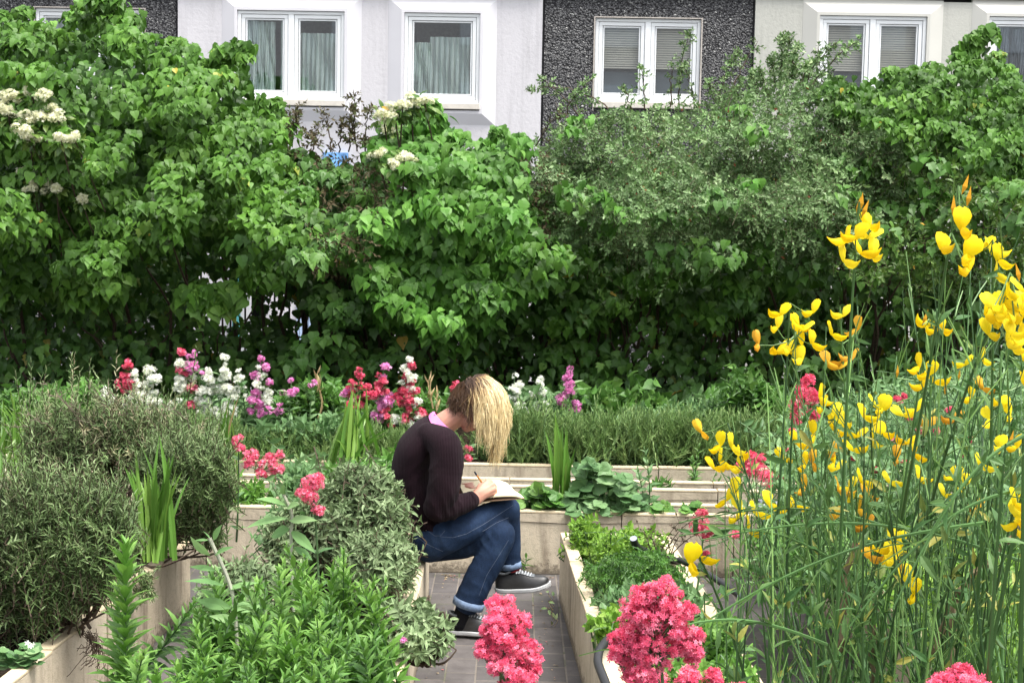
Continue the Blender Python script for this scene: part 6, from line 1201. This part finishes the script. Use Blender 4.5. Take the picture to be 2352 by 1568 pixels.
# ---- jeans
jm = MB()
ell(jm, p(988, 1244), (X3 * .098, Y3 * .165, Z3 * .088)); loft(jm, [(p(1000, 1200), X3 * .088, Y3 * .148), (p(990, 1230), X3 * .098, Y3 * .165), (p(990, 1258), X3 * .095, Y3 * .165)])
ctube(jm, [RH, p(1040, 1222, -.08), p(1090, 1202, -.045), p(1135, 1182, .0), RK], [.088, .084, .075, .064, .056], 20); ctube(jm, [RK, p(1168, 1180, .045), p(1170, 1230, .085), p(1173, 1293, .10)], [.054, .056, .052, .050], 18)
ctube(jm, [LH, p(1040, 1246, .07), p(1090, 1240, .01), LK], [.088, .082, .074, .066], 20); ctube(jm, [LK, p(1148, 1240, -.052), p(1115, 1302, -.056), p(1092, 1345, -.06), p(1078, 1378, -.06)], [.066, .068, .070, .069, .069], 18)
def jfold(v):
    f = 0
    for c, r, kx, kz, amp in ((RK + np.array([-.02, 0, .0]), .075, 34, 40, .0030), (LK + np.array([-.06, 0, -.035]), .065, 55, 38, .0042), (p(1012, 1226, -.12), .085, 58, 26, .0048), (p(1080, 1372, -.06), .06, 12, 62, .0042), (p(1173, 1282, .1), .05, 10, 66, .0036), (p(1092, 1258, -.02), .07, 48, 40, .0045), (p(1110, 1330, -.06), .07, 26, 46, .0026), (p(965, 1262, -.10), .06, 30, 52, .003)):
        d = np.linalg.norm(v - c, axis=1); f = f + np.exp(-(d / r) ** 2) * ridge(v[:, 0] * kx + v[:, 2] * kz + 2 * np.sin(v[:, 1] * 22 + v[:, 0] * 14)) * amp
    return f + np.sin(v[:, 0] * 40 + v[:, 2] * 28) * .0012
jean_ob, jean_b = remesh(jm, 'jeans', .0068, 4, M_DENIM, person, jfold)
def cuff(c, d, r, h=.034, ax=None):
    d = nrm(np.array(d)); a, b = frame(d[None]); an = np.arange(28) / 28 * 2 * np.pi; mb = MB(); rings = []
    for s, q in ((-h / 2, r * .99), (-h / 2, r * 1.045), (0, r * 1.065), (h / 2, r * 1.05), (h / 2 + .001, r * .93), (h * .1, r * .9)): rings.append(c + d * s + (a * np.cos(an)[:, None] + b * np.sin(an)[:, None]) * q * (1 + .02 * np.sin(an * 5))[:, None])
    mb.add(np.concatenate(rings), np.array([(i * 28 + j, i * 28 + (j + 1) % 28, (i + 1) * 28 + (j + 1) % 28, (i + 1) * 28 + j) for i in range(5) for j in range(28)])); mb.build('jeans_cuff', M_DENL, person, smooth=True)
cuff(p(1077, 1384, -.06), p(1073, 1400, -.06) - p(1085, 1360, -.06), .069); cuff(p(1173, 1297, .10), p(1176, 1310, .10) - p(1170, 1270, .10), .049, .028)
def seam(pts, r=.0009, m=M_SEAM, name='seam'):
    us = np.interp(np.linspace(0, len(pts) - 1, 26), np.arange(len(pts)), [q[0] for q in pts]); vs = np.interp(np.linspace(0, len(pts) - 1, 26), np.arange(len(pts)), [q[1] for q in pts]); h = [onto(jean_b, a, b) for a, b in zip(us, vs)]; h = [x for x in h if x is not None]
    if len(h) > 3:
        mb = MB(); mb.tubes(np.array(h), r, 4); mb.build(name, m, person)
seam([(1012, 1232), (1040, 1234), (1070, 1226), (1110, 1204), (1150, 1178), (1178, 1160)]); seam([(1168, 1240), (1140, 1285), (1118, 1320), (1100, 1368)]); seam([(948, 1252), (958, 1232), (975, 1246), (1000, 1258), (1018, 1266)], .0010); seam([(985, 1220), (998, 1230), (1012, 1230), (1022, 1218)], .0012); seam([(1108, 1220), (1140, 1200), (1168, 1188)], .0010)
h = onto(jean_b, 981, 1216)
if h is not None: rv = MB(); ell(rv, h, (X3 * .007, Y3 * .003, Z3 * .007), 12); rv.build('rivet', M_RIVET, person, smooth=True)
# ---- socks and shoes
for (A_, B_, r) in ((p(1176, 1288, .10), p(1182, 1336, .10), .036), (p(1072, 1380, -.06), p(1056, 1432, -.06), .041)):
    mb = MB(); ctube(mb, [A_, (A_ + B_) / 2, B_], [r, r * .98, r * 1.05], 18); so_ = mb.build('sock', M_SOCK, person, smooth=True)
bd = MB(); c = p(1179, 1306, .10); d = nrm(p(1182, 1330, .10) - p(1176, 1290, .10)); a, b = frame(d[None]); an = np.arange(24) / 24 * 2 * np.pi; bd.add(np.concatenate([c + d * s + (a * np.cos(an)[:, None] + b * np.sin(an)[:, None]) * .0378 for s in (-.010, .008)]), np.array([(j, (j + 1) % 24, 24 + (j + 1) % 24, 24 + j) for j in range(24)])); bd.build('sock_band', M_SOCKR, person, smooth=True)
def shoe(label, heel, toe, yaw_up, curve, length=None):
    d = toe - heel; L = np.linalg.norm(d); d = d / L; w = nrm(np.cross(yaw_up, d)); up = np.cross(d, w); k = L / .262
    s = np.array([0, .03, .09, .18, .30, .40, .52, .66, .80, .92, .985]); hw = np.array([.016, .029, .034, .036, .036, .038, .043, .046, .044, .033, .012]) * k; ht = np.array([.052, .075, .086, .084, .078, .088, .080, .062, .050, .040, .022]) * k
    sole_z = lambda q: curve * (np.clip(.35 - q, 0, 1) ** 2 * 1.2 + np.clip(q - .6, 0, 1) ** 2 * 1.9); n = 22; an = np.arange(n) / n * 2 * np.pi; rings = []
    for q, a_, h_ in zip(s, hw, ht):
        ca, sa = np.cos(an), np.sin(an); x = a_ * np.sign(ca) * np.abs(ca) ** .75; z = np.where(sa > 0, h_ * np.abs(sa) ** .85, -.004) + .016 * k; x = x * (1 - .25 * np.clip(sa, 0, 1)); rings.append(heel + d * L * q + w * x[:, None] + up * (z + sole_z(q))[:, None])
    sh = thing  # (kept as a part of the person)
    mb = MB(); mb.add(np.concatenate(rings), [np.array([(i * n + j, i * n + (j + 1) % n, (i + 1) * n + (j + 1) % n, (i + 1) * n + j) for i in range(len(s) - 1) for j in range(n)]), np.array([list(range(n))[::-1]]), np.array([[(len(s) - 1) * n + j for j in range(n)]])])
    so = mb.build('shoe', M_SHOE, person, smooth=True); sub = so.modifiers.new('sub', 'SUBSURF'); sub.levels = 1; sub.render_levels = 1
    sm = MB(); m_ = 30; t = np.linspace(0, 1, m_); hwid = np.interp(t, s, hw) * 1.07 + .0015; lo = [heel + d * L * (q * 1.02 - .01) + up * sole_z(q) for q in t]; V = []
    for q, c, h_ in zip(t, lo, hwid):
        for x, z in ((-.92, 0), (-1, .006), (-1, .017), (-.94, .021), (.94, .021), (1, .017), (1, .006), (.92, 0)): V.append(c + w * h_ * x + up * z * k)
    sm.add(V, [np.array([(i * 8 + j, i * 8 + (j + 1) % 8, (i + 1) * 8 + (j + 1) % 8, (i + 1) * 8 + j) for i in range(m_ - 1) for j in range(8)]), np.array([list(range(8))[::-1]]), np.array([[(m_ - 1) * 8 + j for j in range(8)]])]); q = sm.build('sole', M_SOLE, person, smooth=False); q.parent = so
    def top(q, x, lift=.002): return heel + d * L * q + w * x + up * (np.interp(q, s, ht) * math.sqrt(max(0, 1 - (x / np.interp(q, s, hw) * .9) ** 2)) + .016 * k + sole_z(q) + lift)
    pn = MB(); g = [top(q, x, .0025) for q in np.linspace(.40, .74, 9) for x in np.linspace(-.022, .022, 7)]; pn.add(g, np.array([(i * 7 + j, i * 7 + j + 1, i * 7 + 8 + j, i * 7 + 7 + j) for i in range(8) for j in range(6)])); q = pn.build('tongue', M_SHOEG, person, smooth=True); q.parent = so
    lc = MB()
    for q in np.linspace(.42, .66, 6): lc.tubes(np.array([top(q, -.024, .004), top(q + .02, 0, .007), top(q, .024, .004)]), .0025, 6)
    q = lc.build('lace', M_LACEG, person); q.parent = so; lb = MB(); c = top(.41, 0, .008)
    for sgn in (-1, 1):
        th = np.linspace(0, 2 * np.pi, 16); lb.tubes(c + d * .0 + np.stack([(.026 * (1 - np.cos(th)))[:, None] * (up * .75 + w * sgn * .35 + d * .15 * sgn) + (.016 * np.sin(th))[:, None] * d], 0)[0], .0028, 6); lb.tubes(np.array([c, c + d * .03 + w * sgn * .02 + up * .004, c + d * .045 + w * sgn * .034 - up * .012]), .0024, 6)
    q = lb.build('lace_bow', M_LACE, person); q.parent = so
    cb = MB(); col = [heel + d * L * (.19 + .155 * math.cos(a_)) + w * .030 * math.sin(a_) + up * (.100 + .006 * math.cos(2 * a_) + sole_z(.2)) * k for a_ in np.linspace(0, 2 * np.pi, 24)]; cb.tubes(np.array(col), .006, 8); q = cb.build('collar', M_SHOEG, person, smooth=True); q.parent = so
shoe('r', p(1140, 1360, .10), p(1265, 1352, .06), np.array([.02, -.05, 1]), .055); shoe('l', p(1028, 1453, -.05), p(1152, 1457, -.09), np.array([0, 0, 1.]), .02)
# ---- hair
def ellh(q): return np.stack([(q @ hk) / .106, q[:, 1] / .086, (q @ hu) / .112], -1)
hb = MB(); hc = HC - hk * .010 + hu * .014; NS = 4600
d = nrm(rng.normal(size=(18000, 3))); df, ds, du = d[:, 0], d[:, 1], d[:, 2]
ok = ((df < .30) & (du > -.35 - .30 * (df < -.5))) | ((du > .45) & (df < .80)); ok &= ~((du < .15) & (df > -.05)); d = d[ok][:NS]; df, ds, du = d[:, 0], d[:, 1], d[:, 2]; n = len(d)
P = hc + hk * df[:, None] * .106 + Y3 * ds[:, None] * .086 + hu * du[:, None] * .112; root_n = nrm(P - hc)
low = np.clip((.25 - du) / .6, 0, 1) * np.clip((-df + .1) / .5, 0, 1)          # nape hair is cropped short
length = np.where(low > .3, .11 - .04 * low, .205 - .05 * np.clip(-df - .1, 0, 1) + .05 * (df > .45) - .06 * np.clip(-du, 0, 1)) * np.where(rng.random(n) < .3, rng.uniform(.55, .95, n), rng.uniform(.85, 1.12, n)); K_ = 17; step = length / K_
comb = np.array([.72, 0, -.45])
dirv = comb * 1.0 + hk * .25 + Y3 * np.where(ds > .05, .45, -.45)[:, None] * (1 - np.abs(ds))[:, None] + np.where(low > .3, 1, 0)[:, None] * np.array([-.5, 0, -.9]) + rng.normal(size=(n, 3)) * .10
dirv = dirv - root_n * (dirv * root_n).sum(1, keepdims=True); dirv = nrm(dirv + np.array([0, 0, -.35]) * (1 - low[:, None])); path = [P + root_n * .001]; lay = .985 + .075 * rng.random(n) + .02 * np.clip(du, 0, 1); clump = np.stack([np.sin(ds * 17 + df * 9), np.cos(du * 15 + ds * 7), np.sin(df * 13)], -1) * .022
for i in range(K_):
    q = path[-1]; f_ = i / K_; g = np.array([.06 * (1 - f_) - .30 * f_, 0, -1.]); dirv = nrm(dirv * .84 + g * .19 + clump * (.5 + f_) + rng.normal(size=(n, 3)) * .02); q = q + dirv * step[:, None]
    e = ellh(q - hc); r = np.linalg.norm(e, axis=1); ins = r < lay; q = np.where(ins[:, None], hc + (q - hc) * (lay / np.maximum(r, 1e-6))[:, None], q); dirv = nrm(np.where(ins[:, None], q - path[-1], dirv)); path.append(q)
H = np.stack(path, 1); t = np.linspace(0, 1, K_ + 1)[None]; xr = (H[:, :, 0] - HC[0]) - (H[:, :, 2] - HC[2]) * .62       # bleached in front, brown at the back and crown
col = np.clip((xr + .086 + rng.normal(size=(n, 1)) * .018) / .10, 0, 1) * .95 + rng.normal(size=(n, 1)) * .10; col = np.where(low[:, None] > .3, .08 + .12 * t, col); col = np.clip(col, .02, 1)
wv = np.sin(t * 8 + rng.random((n, 1)) * 6)[..., None] * rng.normal(size=(n, 1, 3)) * np.where(rng.random((n, 1, 1)) < .12, .014, .005) * t[..., None]; hb.tubes(H + wv, (.00125 * np.interp(t[0], [0, .6, 1], [1, 1, .35]))[None] * rng.uniform(.7, 1.3, (n, 1)), 3, col)
hb.build('hair', M_HAIR, person)
cap = MB(); ell(cap, hc, (hk * .103, Y3 * .083, hu * .109)); vv = cap.v[0]; q = vv - hc; e0 = q @ hk / .103; e2 = q @ hu / .109; keep = (e0 < .25 + .4 * np.clip(e2, 0, 1)) & (e2 > -.6); f = cap.f[0]; cap.f = [f[keep[f].all(1)]]; cap.r = [np.clip((e0 + .1) * 1.4, .05, .9)]; cap.build('hair_roots', M_HAIR, person, smooth=True)
# ---- notebook and pencil
nb = thing('notebook', 'open cream paged notebook lying on the raised thigh of the person', 'notebook', p(1130, 1128, 0)); cs = [p(1074, 1149, -.085), p(1204, 1139, -.085), p(1163, 1104, .11), p(1054, 1112, .11)]; n = 14; g = []; 
for lay_ in (0, -.006):
    for i in range(n + 1):
        for j in range(n + 1):
            a, b = i / n, j / n; q = (cs[0] * (1 - a) + cs[1] * a) * (1 - b) + (cs[3] * (1 - a) + cs[2] * a) * b; g.append(q + Z3 * (lay_ + .012 * math.sin(a * 3.0) - .010 * max(0, a - .85) / .15 + .002 * math.sin(b * 9)))
m1 = n + 1; top_ = [(i * m1 + j, (i + 1) * m1 + j, (i + 1) * m1 + j + 1, i * m1 + j + 1) for i in range(n) for j in range(n)]; off = m1 * m1; bot = [tuple(x + off for x in f[::-1]) for f in top_]
edge = [(i * m1, i * m1 + off, (i + 1) * m1 + off, (i + 1) * m1) for i in range(n)] + [(i * m1 + n, (i + 1) * m1 + n, (i + 1) * m1 + n + off, i * m1 + n + off) for i in range(n)] + [(n * m1 + j, n * m1 + j + off, n * m1 + j + 1 + off, n * m1 + j + 1) for j in range(n)] + [(j, j + 1, j + 1 + off, j + off) for j in range(n)]
MB().add(g, np.array(top_ + bot + edge)).build('pages', plain('cream_paper', (.80, .70, .48), .8, .2, .04, 8), nb, smooth=False)
cvr = MB(); c4 = [c - Z3 * .009 + (c - sum(cs) / 4) * .012 for c in cs]; c5 = [c - Z3 * .003 for c in c4]; cvr.add(c4 + c5, np.array([(0, 3, 2, 1), (4, 5, 6, 7), (0, 1, 5, 4), (1, 2, 6, 5), (2, 3, 7, 6), (3, 0, 4, 7)])); cvr.build('cover', plain('brown_notebook_cover', (.16, .10, .06), .7), nb)
pe0, pe1 = p(1090, 1083, -.045), p(1125, 1135, -.008); pc = thing('pencil', 'orange pencil with a dark end held in the right hand', 'pencil', pe1)
d = pe1 - pe0; mb = MB(); mb.tubes(np.array([pe0 + d * .14, pe0 + d * .92]), .0042, 6); mb.build('shaft', plain('orange_pencil_paint', (.75, .30, .07), .4), pc); mb = MB(); mb.tubes(np.array([pe0, pe0 + d * .14]), np.array([[.0038, .0044]]), 8); mb.build('end_cap', plain('dark_pencil_end', (.02, .03, .06), .4), pc); mb = MB(); mb.tubes(np.array([pe0 + d * .92, pe1]), np.array([[.0042, .0008]]), 6); mb.build('point', plain('pencil_wood', (.6, .42, .24), .6), pc)
